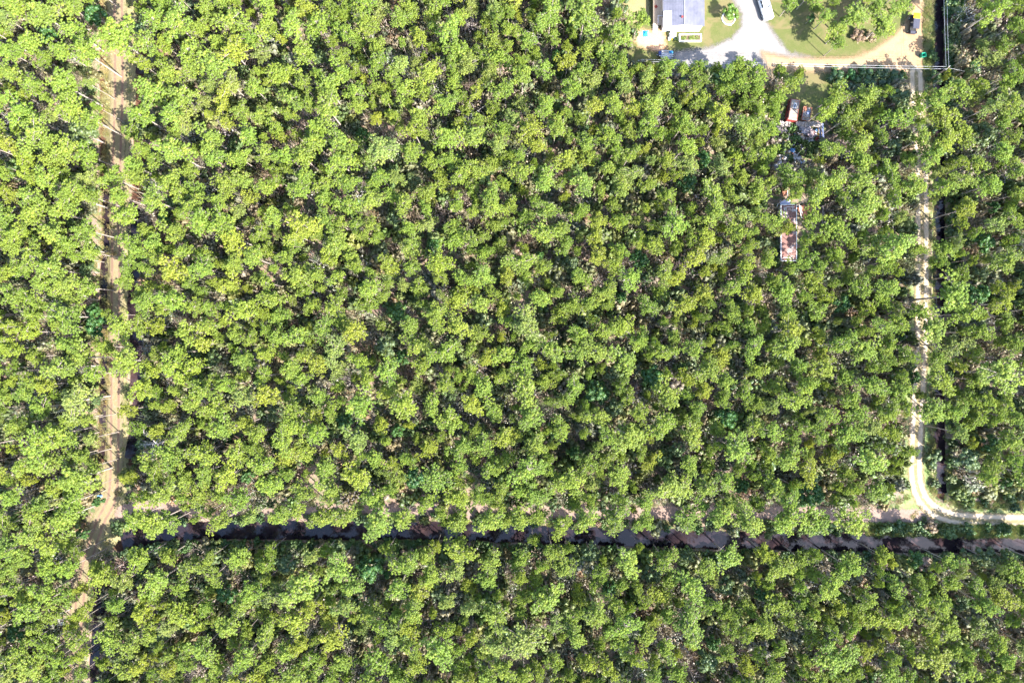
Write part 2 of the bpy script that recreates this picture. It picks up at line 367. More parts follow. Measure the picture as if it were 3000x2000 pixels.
# ------------------------------------------------------------------ plants: shape libraries
def ico():
    import bmesh
    bm = bmesh.new(); bmesh.ops.create_icosphere(bm, subdivisions=2, radius=1)
    v = np.array([x.co[:] for x in bm.verts]); f = np.array([[q.index for q in x.verts] for x in bm.faces]); bm.free(); return v, f
IV, IF = ico()
def tuft_template(r):
    """one clump of needles: a lumpy cushion bristling with short blades; lists of triangles"""
    V = IV * (1 + .38 * r.standard_normal(len(IV)))[:, None] * np.array([1, 1, .72])
    V = V * .56; F = IF.copy()
    n = 44; vs = []; fs = []
    for k in range(n):
        z = r.uniform(-.25, 1); a = r.uniform(0, 2 * PI); q = math.sqrt(max(0, 1 - z * z)); d = np.array([q * math.cos(a), q * math.sin(a), z * .8])
        s = np.cross(d, r.standard_normal(3)); s /= np.linalg.norm(s); l = r.uniform(.95, 1.35); wd = .10
        b = len(V) + len(vs)
        vs += [d * .45 - s * wd, d * .45 + s * wd, d * l]; fs.append((b, b + 1, b + 2))
    return np.vstack([V, vs]), np.vstack([F, fs])
rt = np.random.default_rng(3)
TUFTS = [tuft_template(rt) for _ in range(7)]
def tris(name, parts, mats):
    """parts: list of (V, F, matindex, tuftvalue)"""
    Vs = []; Fs = []; Ms = []; Ts = []; b = 0
    for V, F, mi, tv in parts:
        Vs.append(V); Fs.append(F + b); Ms.append(np.full(len(F), mi)); b += len(V)
        Ts.append(np.broadcast_to(np.asarray(tv, np.float32), (len(V),)))
    V = np.vstack(Vs).astype(np.float32); F = np.vstack(Fs).astype(np.int32)
    me = bpy.data.meshes.new(name); me.vertices.add(len(V)); me.vertices.foreach_set('co', V.ravel())
    me.loops.add(F.size); me.loops.foreach_set('vertex_index', F.ravel())
    me.polygons.add(len(F)); me.polygons.foreach_set('loop_start', np.arange(0, F.size, 3, dtype=np.int32))
    me.polygons.foreach_set('material_index', np.concatenate(Ms).astype(np.int32)); me.update(calc_edges=True)
    a = me.attributes.new('tuft', 'FLOAT', 'POINT'); a.data.foreach_set('value', np.concatenate(Ts).astype(np.float32))
    for mm in mats: me.materials.append(mm)
    return me
def tube_tri(pts, rad, n=5):
    pts = np.asarray(pts, float); V = []; F = []
    for i, p_ in enumerate(pts):
        d = pts[min(i + 1, len(pts) - 1)] - pts[max(i - 1, 0)]; d /= np.linalg.norm(d)
        a = np.cross(d, [0.3, 0.2, 1] if abs(d[2]) < .9 else [1, 0, 0]); a /= np.linalg.norm(a); c = np.cross(d, a)
        for k in range(n):
            an = 2 * PI * k / n; V.append(p_ + (a * math.cos(an) + c * math.sin(an)) * rad[i])
    for i in range(len(pts) - 1):
        for k in range(n):
            k2 = (k + 1) % n; A, B, Cc, D = i * n + k, i * n + k2, (i + 1) * n + k2, (i + 1) * n + k
            F += [(A, B, Cc), (A, Cc, D)]
    return np.array(V), np.array(F)
def rotz(V, a): c, s = math.cos(a), math.sin(a); return V @ np.array([[c, s, 0], [-s, c, 0], [0, 0, 1.]])
def make_pine(seed, h=13.0, R=3.0, dens=1.0):
    r = np.random.default_rng(seed)
    bend = r.uniform(-.35, .35, 2)
    def tp(z): u = z / h; return np.array([bend[0] * u * u, bend[1] * u * u, z])
    wood = []; green = []
    zs = np.linspace(0, h * .96, 8)
    wood.append(tube_tri([tp(z) for z in zs], [.17 * (1 - .8 * (z / h)) + .02 for z in zs], 7))
    hb = h * r.uniform(.66, .74); az = r.uniform(0, 6.28); nb = int(r.integers(20, 28)); pv = 0
    lob = r.uniform(0, 6.28, 3); la = r.uniform(.12, .3, 3)
    for i in range(nb):
        u = (i + r.uniform(.1, .9)) / nb; z = hb + u * (h * .95 - hb); az += 2.4 + r.uniform(-.5, .5)
        prof = np.interp(u, [0, .2, .55, .85, 1], [.85, 1, .95, .72, .34])
        ll = R * prof * r.uniform(.55, 1.12) * (1 + la[0] * math.sin(2 * az + lob[0]) + la[1] * math.sin(3 * az + lob[1]))
        up = r.uniform(.12, .38); b0 = tp(z); dr = np.array([math.cos(az), math.sin(az), 0])
        end = b0 + dr * ll + np.array([0, 0, ll * up]); mid = b0 + dr * ll * .5 + np.array([0, 0, ll * up * .35])
        wood.append(tube_tri([b0, mid, end], [.055, .035, .012], 4))
        side = np.array([-dr[1], dr[0], 0])
        for pq, pr in ((.78, .30), (.42, .26)):
            if pq < .5 and r.random() < .35: continue
            pc = b0 + dr * ll * pq + np.array([0, 0, ll * up * pq * pq]) + side * r.uniform(-.22, .22) * ll
            rad = (ll * pr + .25) * r.uniform(.6, 1.12); nt_ = int((3 + rad * rad * 11) * dens); pv = r.uniform(.1, .9)
            for k in range(nt_):
                qa = k * 2.4 + r.uniform(-.5, .5); qr = math.sqrt((k + r.uniform(.2, .9)) / nt_) * rad
                c = pc + np.array([math.cos(qa) * qr, math.sin(qa) * qr, .34 * rad * (1 - (qr / rad) ** 2) + r.uniform(-.10, .10)])
                s = r.uniform(.15, .36); V, F = TUFTS[int(r.integers(len(TUFTS)))]
                green.append((rotz(V, r.uniform(0, 6.28)) * s * np.array([1, 1, r.uniform(.75, 1.05)]) + c, F, min(1, max(0, pv + r.uniform(-.25, .25)))))
                if r.random() < .22: wood.append(tube_tri([b0 + dr * ll * pq * .7 + np.array([0, 0, ll * up * pq * .5]), c], [.02, .01], 3))
    for k in range(14):
        c = tp(h * .96) + r.uniform(-.7, .7, 3) * np.array([1, 1, .25]); V, F = TUFTS[int(r.integers(len(TUFTS)))]
        green.append((rotz(V, r.uniform(0, 6.28)) * .32 + c, F, r.uniform(0, 1)))
    for k in range(int(r.integers(3, 8))):      # dead snags below the crown
        z = r.uniform(.35, .62) * h; a = r.uniform(0, 6.28); l_ = r.uniform(.5, 1.6)
        wood.append(tube_tri([tp(z), tp(z) + np.array([math.cos(a) * l_, math.sin(a) * l_, l_ * r.uniform(0, .4)])], [.03, .01], 3))
    return wood, green
def leaf_lump(r, c, rad, n, size, flat=.75):
    u = r.standard_normal((n, 3)); u /= np.linalg.norm(u, axis=1)[:, None]; u[:, 2] = np.abs(u[:, 2]) * 1.0 - .25
    P = c + u * (rad * r.uniform(.55, 1.05, (n, 1))) * np.array([1, 1, flat])
    nrm = u * .7 + r.standard_normal((n, 3)) * .55 + np.array([0, 0, .35]); nrm /= np.linalg.norm(nrm, axis=1)[:, None]
    a = np.cross(nrm, r.standard_normal((n, 3))); a /= np.linalg.norm(a, axis=1)[:, None]; b = np.cross(nrm, a)
    s = size * r.uniform(.6, 1.3, (n, 1))
    V = np.stack([P - a * s, P - b * s * .6, P + a * s, P + b * s * .6], 1).reshape(-1, 3)
    i = np.arange(n)[:, None] * 4; F = np.concatenate([i + [0, 1, 2], i + [0, 2, 3]], 0)
    return V, F, np.repeat(r.uniform(0, 1, n), 4)
def make_broadleaf(seed, h=7.0, R=2.6, size=.15, nl=20, nleaf=95):
    r = np.random.default_rng(seed); wood = [tube_tri([(0, 0, 0), (r.uniform(-.2, .2), r.uniform(-.2, .2), h * .4), (0, 0, h * .7)], [.14, .10, .05], 6)]; green = []
    for k in range(nl):
        a = k * 2.4 + r.uniform(-.4, .4); q = math.sqrt((k + .5) / nl) * R * .82
        z = h * .60 + (h * .38) * (1 - (q / R) ** 2) + r.uniform(-.6, .3); c = np.array([q * math.cos(a), q * math.sin(a), z])
        wood.append(tube_tri([(0, 0, h * r.uniform(.3, .6)), c * np.array([.55, .55, .9]), c], [.06, .04, .015], 4))
        rad = r.uniform(.55, .95) * R / 2.6
        core = IV * (1 + .25 * r.standard_normal(len(IV)))[:, None] * rad * .62 + c
        green.append((core, IF, r.uniform(.0, .4)))
        green.append(leaf_lump(r, c, rad, nleaf, size))
    return wood, green
def make_bare(seed, h=8.0, R=2.6, n=16, th=1.0):
    r = np.random.default_rng(seed); wood = [tube_tri([(0, 0, 0), (.1, .1, h * .5), (r.uniform(-.3, .3), r.uniform(-.3, .3), h * .85)], [.16 * th, .12 * th, .04 * th], 6)]
    for k in range(n):
        z = h * r.uniform(.45, .85); a = k * 2.4 + r.uniform(-.5, .5); l_ = R * r.uniform(.6, 1.1); d = np.array([math.cos(a), math.sin(a), r.uniform(.1, .5)])
        p0 = np.array([0, 0, z]); m_ = p0 + d * l_ * .5 + r.uniform(-.15, .15, 3); e = p0 + d * l_ + r.uniform(-.25, .25, 3)
        wood.append(tube_tri([p0, m_, e], [.055 * th, .035 * th, .012], 4))
        for j in range(4):
            q = r.uniform(.35, .95); s = p0 + (e - p0) * q; dd = np.array([math.cos(a + r.uniform(-1, 1)), math.sin(a + r.uniform(-1, 1)), r.uniform(0, .5)])
            wood.append(tube_tri([s, s + dd * l_ * .35], [.025 * th, .008], 3))
    return wood
def make_shrub(seed, kind):
    r = np.random.default_rng(seed); g = []
    if kind == 'leafy':
        for k in range(7):
            a = k * 2.4; q = math.sqrt((k + .3) / 7) * .8; c = np.array([q * math.cos(a), q * math.sin(a), .45 + .35 * (1 - q) + r.uniform(-.1, .15)])
            g.append(leaf_lump(r, c, r.uniform(.3, .48), 60, .085))
            g.append((IV * (1 + .3 * r.standard_normal(len(IV)))[:, None] * .26 + c, IF, .15))
    elif kind == 'blade':
        n = 110; a = r.uniform(0, 6.28, n); q = np.sqrt(r.uniform(0, 1, n)) * .8; b = np.stack([q * np.cos(a), q * np.sin(a), np.zeros(n)], 1)
        a2 = r.uniform(0, 6.28, n); l_ = r.uniform(.3, .75, n); d = np.stack([np.cos(a2) * l_ * .7, np.sin(a2) * l_ * .7, l_ * .8], 1)
        s = np.stack([-np.sin(a2), np.cos(a2), np.zeros(n)], 1) * .035
        V = np.stack([b - s, b + s, b + d], 1).reshape(-1, 3); F = np.arange(3 * n).reshape(n, 3); g.append((V, F, np.repeat(r.uniform(0, 1, n), 3)))
    elif kind == 'twiggy':
        for k in range(46):
            a = r.uniform(0, 6.28); q = r.uniform(0, .3); b = np.array([q * math.cos(a), q * math.sin(a), 0]); e = b + np.array([math.cos(a) * r.uniform(.2, .9), math.sin(a) * r.uniform(.2, .9), r.uniform(.4, 1.2)])
            V, F = tube_tri([b, (b + e) / 2 + r.uniform(-.1, .1, 3), e], [.018, .014, .006], 3); g.append((V, F, r.uniform(0, 1)))
        g.append(leaf_lump(r, np.array([0, 0, .5]), .8, 90, .06))
    return g

TINT = {'g': (.200, .280, .036), 'y': (.250, .300, .032), 'p': (.215, .275, .060), 'd': (.050, .125, .030), 'b': (.095, .140, .055), 'k': (.2, .17, .12)}
def jitter(c, r, a=.10):
    k = 1 + r.uniform(-a, a); return [c[0] * k * (1 + r.uniform(-a, a) * .8), c[1] * k, c[2] * k * (1 + r.uniform(-a, a))]

NP_ = 20
PINES = []
for i in range(NP_):
    rv = random.Random(900 + i); hh = rv.uniform(11, 14.6); rr0 = rv.uniform(2.7, 3.2)
    wood, green = make_pine(100 + i, hh, rr0, rv.uniform(.85, 1.1))
    tm = tris("pine_trunk", [(V, F, 0, 0) for V, F in wood], [M_BARK])
    cm = tris("pine_crown", [(V, F, 0, tv) for V, F, tv in green], [M_NEEDLE])
    jm = tris("pine_whole", [(V, F, 0, 0) for V, F in wood] + [(V, F, 1, tv) for V, F, tv in green], [M_BARK, M_NEEDLE])
    PINES.append((tm, cm, jm, hh, rr0))
BROADS = []
for i in range(4):
    hh = [7, 6, 8, 6.5][i]; wood, green = make_broadleaf(300 + i, hh, 2.6)
    BROADS.append((tris("broadleaf_trunk", [(V, F, 0, 0) for V, F in wood], [M_BARK]), tris("broadleaf_crown", [(V, F, 0, tv) for V, F, tv in green], [M_LEAF]),
                   tris("broadleaf_whole", [(V, F, 0, 0) for V, F in wood] + [(V, F, 1, tv) for V, F, tv in green], [M_BARK, M_LEAF]), hh, 2.6))
BARES = [tris("bare_tree", [(V, F, 0, 0) for V, F in make_bare(400 + i)], [M_DEAD]) for i in range(3)]

# ------------------------------------------------------------------ the trees of the photo: x, y, radius and tone read off twelve enlarged tiles
TILES = [
(0, 0, 3.136, "120,60,130 400,130,160 60,170,100p 860,130,110d 700,290,130 430,320,90d 250,400,140 1060,330,165 1330,400,125 780,480,120 560,460,110 1740,465,110 1600,200,150 1420,180,110 1850,250,110 2150,200,150 2290,360,100 2140,480,140y 1970,600,150 1500,60,120 1300,80,70 80,470,110 120,700,100 600,780,170 310,780,90 650,990,140 230,1050,150 850,1100,110 340,1230,140 740,1210,160b 480,1350,110 620,1390,130 230,1480,110y 480,1480,110 1410,860,150 1300,1060,120 1200,1220,80 1300,1370,90 1230,1520,110 1560,1050,120 1700,1100,110p 1860,950,90p 1600,1400,150 1960,1280,130 2280,1250,100 2200,1450,110 1950,1460,110 1900,90,110 400,540,90"),
(750, 0, 3.136, "100,60,110 690,60,80 470,100,120y 100,240,120 320,230,120 560,210,110 810,130,90 1010,210,120y 1150,90,110p 1340,170,100 1410,80,100 1640,130,110 1500,330,100y 1790,270,130 1870,140,100 1980,60,90p 2180,80,90p 2110,210,60 2220,170,70 2320,120,80 1850,450,150 1940,590,110p 2190,400,100 2060,350,60 2240,530,110 2150,650,100p 590,520,80b 240,680,130 570,680,80 800,680,110 1110,590,90 1310,600,100p 1250,690,90 1600,680,120y 1800,760,90 2030,820,90y 2290,830,110 900,850,110 1350,830,120 1530,840,90 340,920,110 490,960,80 660,1000,130 50,1070,90 180,1170,80 300,1060,80 560,1170,130 1090,1090,80y 930,960,90 1190,910,70 1500,1070,110 1260,1060,80 1450,1200,90y 1740,950,110 2180,1000,80 1750,1260,130 2010,1270,130 2260,1180,90 760,1290,120 540,1310,100 980,1230,80d 1180,1370,150p 430,1440,110 280,1430,100 780,1490,130 1430,1390,110 1590,1490,100 1770,1480,100 2200,1480,100 2330,1440,80 950,380,80 700,380,60"),
(1500, 0, 3.136, "40,110,70y 360,120,130 670,150,185 990,300,130 1180,170,110 850,320,80 130,360,100 380,340,80 690,440,110 860,470,100 520,560,100y 200,500,80 100,690,110 300,640,100 640,650,90 960,650,110 1290,630,80y 1420,620,90 1220,720,90p 1400,780,110 1560,640,70 1720,620,80 1880,630,60 2080,610,100 2250,670,110 1980,700,100 1720,750,100 1920,810,70 2100,780,100 2250,830,90 540,820,100 740,750,110p 1030,790,90p 740,970,110y 930,940,110 310,980,110 90,950,90p 490,1030,70 410,1180,110 150,1200,130y 1290,970,120 1500,1010,80 1910,1060,120y 1870,1210,50y 1260,1130,110 1000,1090,70 1070,1190,90 1580,1150,110 880,1230,110 1330,1230,80 680,1310,100 220,1330,90y 1220,1380,70y 1090,1420,80 1420,1460,90y 700,1460,110 480,1480,110y 60,1430,80 1760,1450,100d 2050,1440,100y 2150,1150,130 2250,1020,110 2250,1300,110 1000,560,80 80,560,80"),
(2250, 0, 3.136, "110,660,80 200,770,105 800,140,130 650,290,130 1050,220,140 1180,80,120 640,400,70 200,40,80 400,160,50d 60,900,85 50,1030,85 10,1200,90 10,1400,90 640,850,110 900,870,110 560,970,100 1080,830,60 820,990,110 720,1090,90 540,1050,80 1180,1090,115 1230,900,110b 1030,1220,80 1740,830,125 1560,900,110 1610,1080,140y 1630,710,45y 1350,1010,80 1600,1330,130y 1400,1280,110 1500,1430,120 1290,1460,80 830,1340,130 570,1370,100 850,1490,100 720,1240,80 2080,90,110 1960,210,100 2150,430,90 2230,940,120 2200,760,100 2000,1220,140b 2150,1130,100 2240,1260,90 2150,1380,110 1900,1490,110 1880,900,80p 2260,60,70 2050,560,100p 2320,560,60 2250,660,80 1900,610,80d 1730,250,80b 1760,120,90b 1000,60,90"),
(0, 500, 3.136, "290,80,90 420,100,120 40,40,80 60,200,90y 270,230,110 290,390,150 530,380,130 650,230,150 820,230,90 160,600,130 90,690,100 500,580,140 640,680,80 310,790,120 700,790,70 200,900,110 470,900,140 400,1040,110 600,1050,130 130,1160,100 280,1190,90 650,1160,110 600,1330,130 300,1330,90 100,1440,110y 270,1480,90y 540,1430,90 860,1280,80d 1100,1450,130 1100,230,100 1140,420,100 1260,60,110 1580,90,110 1400,270,130 1640,180,110 1800,190,100 2080,130,120 2250,100,100 2290,260,90y 1780,330,130 1200,650,100 1250,740,100 1190,840,90 1160,1000,90 1340,570,100 1400,680,110 1620,560,120 1850,480,130 2050,470,140 2150,620,130y 1850,760,80 1580,920,150y 1860,900,120 2150,850,100 1310,1080,110 1340,1200,110 1600,1180,120 2130,1060,120y 2250,1290,130y 1500,1270,90 1450,1430,90y 1270,1440,80 1700,1480,120 1900,1420,120 2150,1500,110 1430,800,80 2000,280,80"),
(750, 500, 3.136, "80,130,110 450,60,100 620,110,80 840,110,110 400,180,110 640,230,110 1060,130,90 1150,50,80 1080,260,110 850,310,110 1260,240,90 1350,300,90 1580,200,110 1430,90,100b 1700,80,90y 1880,40,100 1850,320,90 1980,170,80 2170,210,100 2170,330,110 2000,370,70 170,410,110 420,500,130y 380,590,100y 640,440,90 770,490,90 740,640,150 110,730,90 330,690,100 260,800,90 1060,490,80 1110,600,70 1280,430,100b 1410,520,80 1590,500,90p 1450,690,130 1800,520,90 1830,630,110 1960,610,80 2180,490,80 2250,680,80 1700,850,120y 1230,850,130y 870,790,90 920,890,80 380,970,150 560,950,80 750,960,90 100,1030,80 1020,1080,110 1200,1040,70 1500,1070,100 1680,970,90 2080,980,110 1850,1170,130y 2050,1230,110 2280,1250,90y 1660,1330,130 1850,1430,110y 1420,1430,110 1300,1300,110d 1020,1230,110 720,1250,110 520,1240,90 150,1180,110 60,1300,80y 200,1330,110 450,1100,90 780,1370,110 900,1470,120y 620,1450,100 370,1500,110 2050,1500,110 2320,1380,70"),
(1500, 500, 3.136, "300,100,120 640,100,130 1000,160,110 100,190,60y 1390,60,70y 1510,40,60y 1620,110,100d 1850,200,120 2100,40,90y 1990,220,80 2250,200,110 110,430,100 300,580,120 620,380,90 450,540,90 780,480,100y 1000,470,100 1230,340,60y 1500,500,130 1630,350,80 1300,500,70 1780,590,110y 2070,560,110 2270,430,80 750,630,80y 990,720,90 790,790,100y 1170,810,100d 1500,700,90 1700,790,115y 1930,790,90p 2130,870,110y 1930,930,60y 1770,930,60y 1400,940,100 1530,980,110y 100,850,120 120,980,80 540,850,90b 620,970,100 250,1160,110 120,1400,150p 560,1240,90 860,1110,120 880,1230,70 1250,1250,100 1600,1230,110y 1750,1130,100y 1810,1210,60 2220,1130,110y 2030,1330,90 1950,1440,80 1000,1430,130y 850,1480,90 600,1500,110 2180,1420,80 420,1120,80"),
(2250, 500, 3.136, "20,100,80 580,100,140 820,110,140 680,250,70 260,210,80 890,330,150 1160,220,90 1340,150,130 620,520,145 60,480,110 190,530,75y 315,730,65 330,850,100 210,890,80 620,760,90 400,1030,110y 150,1110,130 320,1150,80 60,1020,80 740,960,80 950,700,130 1170,690,140 1100,830,100 1620,720,110 1560,850,80 1100,1080,110 1060,1190,100 900,1280,90y 1380,1290,90 1680,1150,165 1760,960,90 1500,1450,145 1050,1430,110 430,1290,110 200,1470,130y 470,1500,90y 2040,130,130 2080,330,65d 2240,440,90 2000,650,110d 2170,830,130 1950,1480,100 2200,1390,110 1950,950,110b 2260,1070,60y 1900,560,60"),
(0, 1000, 3.136, "100,60,110y 120,370,70y 560,240,140 750,150,130 400,400,100y 700,540,170p 370,610,120 150,760,110 480,860,140 330,960,150 600,900,100 380,1130,150 700,1260,165 250,1270,80y 650,1480,130 350,1510,100 100,1420,110 860,300,90 1150,180,140 1300,450,115y 1170,630,90y 1270,800,80 1440,820,90y 1560,600,90y 1400,260,90y 1620,440,80 1750,560,110 1750,250,110y 1640,830,110 1980,620,130 1860,450,110 2050,800,130 2250,750,120y 1560,1040,130 1850,1020,130y 1370,1130,110 1200,1260,100y 1420,1240,90 2100,1230,130y 1700,1250,100 1500,1400,110 1850,1400,120 2200,1450,120 2250,170,110 1950,150,90b 2100,400,100 1300,1430,80"),
(750, 1000, 1.792, "60,60,60y 190,140,60 40,180,50 320,110,60y 230,190,50 50,280,70y 190,370,60 300,390,55y 200,440,75 320,480,60 140,520,60 160,605,70y 260,570,60 360,680,70 540,720,80y 240,790,60 400,790,70 80,760,80 540,510,75p 540,330,85 650,450,60y 630,610,55 690,260,50y 780,340,75y 870,130,55 990,220,60 1000,60,70 1140,180,60 1200,240,65 1130,340,60y 1250,360,70 1010,420,75 900,560,60y 1010,590,35 1240,650,80 960,730,85 620,830,70 1300,510,60y 1180,810,60 1290,770,55 10,480,60 440,240,50 740,470,40d"),
(1500, 1000, 1.792, "60,130,75 60,260,75 340,50,70 600,100,85 800,60,60 950,40,60 920,200,50y 740,190,70d 450,270,80d 330,240,65 820,290,75 450,390,65 100,400,75 30,490,60y 260,460,60 620,500,95 800,430,75 680,570,45 80,670,85 120,800,70 400,640,60 300,740,80 560,720,80 850,760,85 930,640,60 1180,560,90 1080,460,55 1130,400,70d 1110,210,60 1000,250,50y 1280,150,50 1150,850,75 700,840,60 330,850,50 1290,850,55 1280,330,50"),
(2250, 1000, 1.792, "90,30,75 500,40,80 280,70,50y 290,140,75y 30,240,60 550,230,65 570,310,50 200,230,60 130,310,65 420,310,55 310,390,65 410,480,75 20,470,60 100,620,75 330,600,60y 40,760,70 230,810,80d 370,760,40y 540,640,90 620,110,60 460,380,60 900,200,75y 960,255,45y 860,370,75 740,575,45 1230,170,105 1080,410,65 1180,540,55d 1290,620,50 1240,330,50 1060,620,80b 1300,400,50"),
(0, 1500, 1.792, "170,20,60 330,30,85 800,60,85 700,35,60 900,50,55 1160,50,60 150,120,70 250,170,70 40,200,60 240,300,75 60,400,60 130,440,60y 230,430,60 140,520,65 20,540,40y 80,640,55d 70,760,75 160,800,85 430,400,40y 465,490,38y 400,670,55 370,600,45y 540,330,75y 720,250,65 880,230,55 830,360,85 960,540,85y 1010,280,60 1250,240,75 580,660,70 540,790,40 740,800,50y 420,750,45y 340,830,30y 1060,720,75 1140,800,60 1280,770,70 1200,600,70 1180,430,65d 500,290,45"),
(750, 1500, 1.792, "130,20,70 330,20,80 450,30,60 640,60,80 770,30,60 1070,40,70 1220,40,75 1310,40,50 430,280,80 230,390,95 160,280,60b 600,300,85d 780,270,70 1060,210,70y 1070,150,35 1240,250,65 600,510,75 400,660,75y 200,570,80y 280,500,50y 240,690,55y 200,850,75 30,520,50 850,420,60y 820,520,65 800,600,60y 1120,500,50p 960,730,80 640,780,85 1260,550,75 1260,690,80p 1190,740,40 1060,810,55 60,790,60 990,620,50"),
(1500, 1500, 1.792, "40,40,65 150,20,60 260,70,58 380,35,75 540,30,75 690,55,58 920,30,75 1080,20,70 1240,50,78 110,140,35 120,360,55 270,290,70 410,210,60b 600,270,75 800,250,60 580,380,42 780,440,65y 430,380,38 940,390,75 1140,240,75 1120,390,60b 1220,480,52y 1280,330,30y 190,460,85 440,540,75 590,590,70 730,570,48y 80,680,100p 330,650,60 570,690,75 650,770,50y 800,710,65 930,600,85 1150,610,60 860,840,55 60,850,55 50,250,60 1020,290,60"),
(2250, 1500, 1.792, "80,50,80 240,50,90 440,50,90 600,230,48y 640,265,35y 60,290,75 180,250,55 420,290,75 330,385,80 170,390,38 370,510,48y 50,480,75 780,250,55d 960,370,55 850,360,38 670,390,55 540,560,70y 700,560,85 800,450,55 940,590,75 960,730,55 1100,600,70p 1240,460,70y 860,770,85y 660,770,42 350,760,95 70,710,55 630,850,60 1150,240,70b 1260,240,50b 1200,680,60 1290,570,50 1020,480,50b 1040,740,40"),
]
def tone_word(k): return {'g': 'bright green', 'y': 'yellow-green', 'p': 'pale green', 'd': 'dark green', 'b': 'grey-green'}[k]
def zone(x, y):
    if y > 1575: return "south of the canal"
    if y > 1455 and x > 400: return "on the canal's north bank"
    if x < 300: return "west of the left track"
    if x < 450: return "beside the left track"
    if x > 2800: return "east of the right-hand ditch"
    if x > 2600: return "beside the right track"
    if y < 260 and x > 1760: return "near the house clearing"
    return "in the middle wood"
ONES = "zero one two three four five six seven eight nine ten eleven twelve thirteen fourteen fifteen sixteen seventeen eighteen nineteen".split()
TENS = "x x twenty thirty forty fifty sixty seventy eighty ninety".split()
def word(n):
    if n >= 100: return "one hundred"
    return ONES[n] if n < 20 else TENS[n // 10] + ("-" + ONES[n % 10] if n % 10 else "")
trees = []
for tx, ty, sc, s in TILES:
    for w_ in s.split():
        k = 'g'
        if w_[-1].isalpha(): k = w_[-1]; w_ = w_[:-1]
        a, b, c = map(float, w_.split(','))
        trees.append([tx + a / sc, ty + b / sc, c / sc, k])
hand = [q for q in trees]
# open places that no crown may cover (photo pixels): everything seen as track, water, yard
OPEN = [wpl(q) for q in (
    [(1860, -80), (1860, 180), (2160, 165), (2330, 190), (2400, 215), (2440, 240), (2430, 355), (2290, 420), (2270, 480), (2330, 490), (2440, 420), (2440, 355), (2420, 230), (2680, 270), (2790, 250), (2790, -80), (2690, -80), (2640, 110), (2500, 150), (2410, 140), (2350, -10), (2350, -80)],
    [(305, -40), (395, -40), (395, 330), (350, 470), (305, 470)], [(285, 590), (350, 590), (350, 700), (410, 900), (300, 900)],
    [(300, 1085), (420, 1085), (410, 1360), (370, 1500), (420, 1570), (290, 1720), (220, 1700), (300, 1470)],
    [(2660, 600), (2790, 600), (2790, 700), (2660, 700)], [(2660, 770), (2760, 770), (2790, 960), (2660, 960)],
    [(2640, 1240), (2780, 1240), (2790, 1400), (2960, 1430), (3100, 1440), (3100, 1620), (2500, 1612), (2520, 1490), (2640, 1460)],
    [(330, 1548), (1500, 1545), (3100, 1580), (3100, 1608), (1500, 1580), (330, 1600)], [(265, 1690), (310, 1690), (310, 1840), (265, 1850)],
    [(2290, 230), (2440, 230), (2430, 430), (2340, 490), (2265, 480), (2285, 300)],
    [(2775, -120), (2850, -120), (2850, 250), (2775, 250)], [(370, 840), (420, 840), (420, 950), (370, 950)],
    [(1340, 905), (1470, 910), (1470, 975), (1370, 960)], [(2280, 590), (2340, 590), (2340, 780), (2280, 780)])]
def opn(x, y, r_):
    X = np.array([W(x, y).x]); Y = np.array([W(x, y).y])
    return any(dist_poly(X, Y, P)[0] > -r_ * PXM * .8 for P in OPEN)
rf = random.Random(5)
pts = np.array([[q[0], q[1], q[2]] for q in trees])
def tryadd(n, lo, hi, k):
    global pts
    for _ in range(n):
        x = rf.uniform(-170, 3170); y = rf.uniform(-170, 2170); r_ = rf.uniform(lo, hi)
        d = np.hypot(pts[:, 0] - x, pts[:, 1] - y)
        if (d < (pts[:, 2] + r_) * k).any(): continue
        if opn(x, y, r_): continue
        tone = rf.choice('gggggggyp') if rf.random() > .06 else rf.choice('db')
        trees.append([x, y, r_, tone]); pts = np.vstack([pts, [x, y, r_]])
tryadd(6000, 26, 40, .76)
tryadd(9000, 15, 26, .78)

def tree_obj(x, y, r_, k, idx):
    """one tree as its own object; px position is where the photo shows the crown"""
    lib = BROADS if k in 'db' else PINES
    v = rf.randrange(len(lib)); tm, cm, jm, hh, rr = lib[v]
    s = (r_ * PXM * .89) / rr
    hz = rf.uniform(.88, 1.08) * (min(1.06, .62 + .42 * s) if lib is PINES else (.6 + .5 * s))
    if 2280 < x < 2690 and y < 160: hz *= .66
    if 2770 < x < 2880 and y < 240: hz *= .5
    zc = hh * hz * .84
    b = W(x, y, zc); rz = rf.uniform(0, 6.28)
    return v, (b.x, b.y, 0), rz, (s, s * rf.uniform(.88, 1.12), hz)
forest = {'pine': [], 'broad': []}
inside = [q for q in hand if -10 < q[0] < 3010 and -10 < q[1] < 2010]
pn = sorted([q for q in inside if q[3] in 'gyp'], key=lambda q: -q[2])[:292]
indiv = set(id(q) for q in pn) | set(id(q) for q in inside if q[3] in 'db')
rj = np.random.default_rng(21)
seen = set()
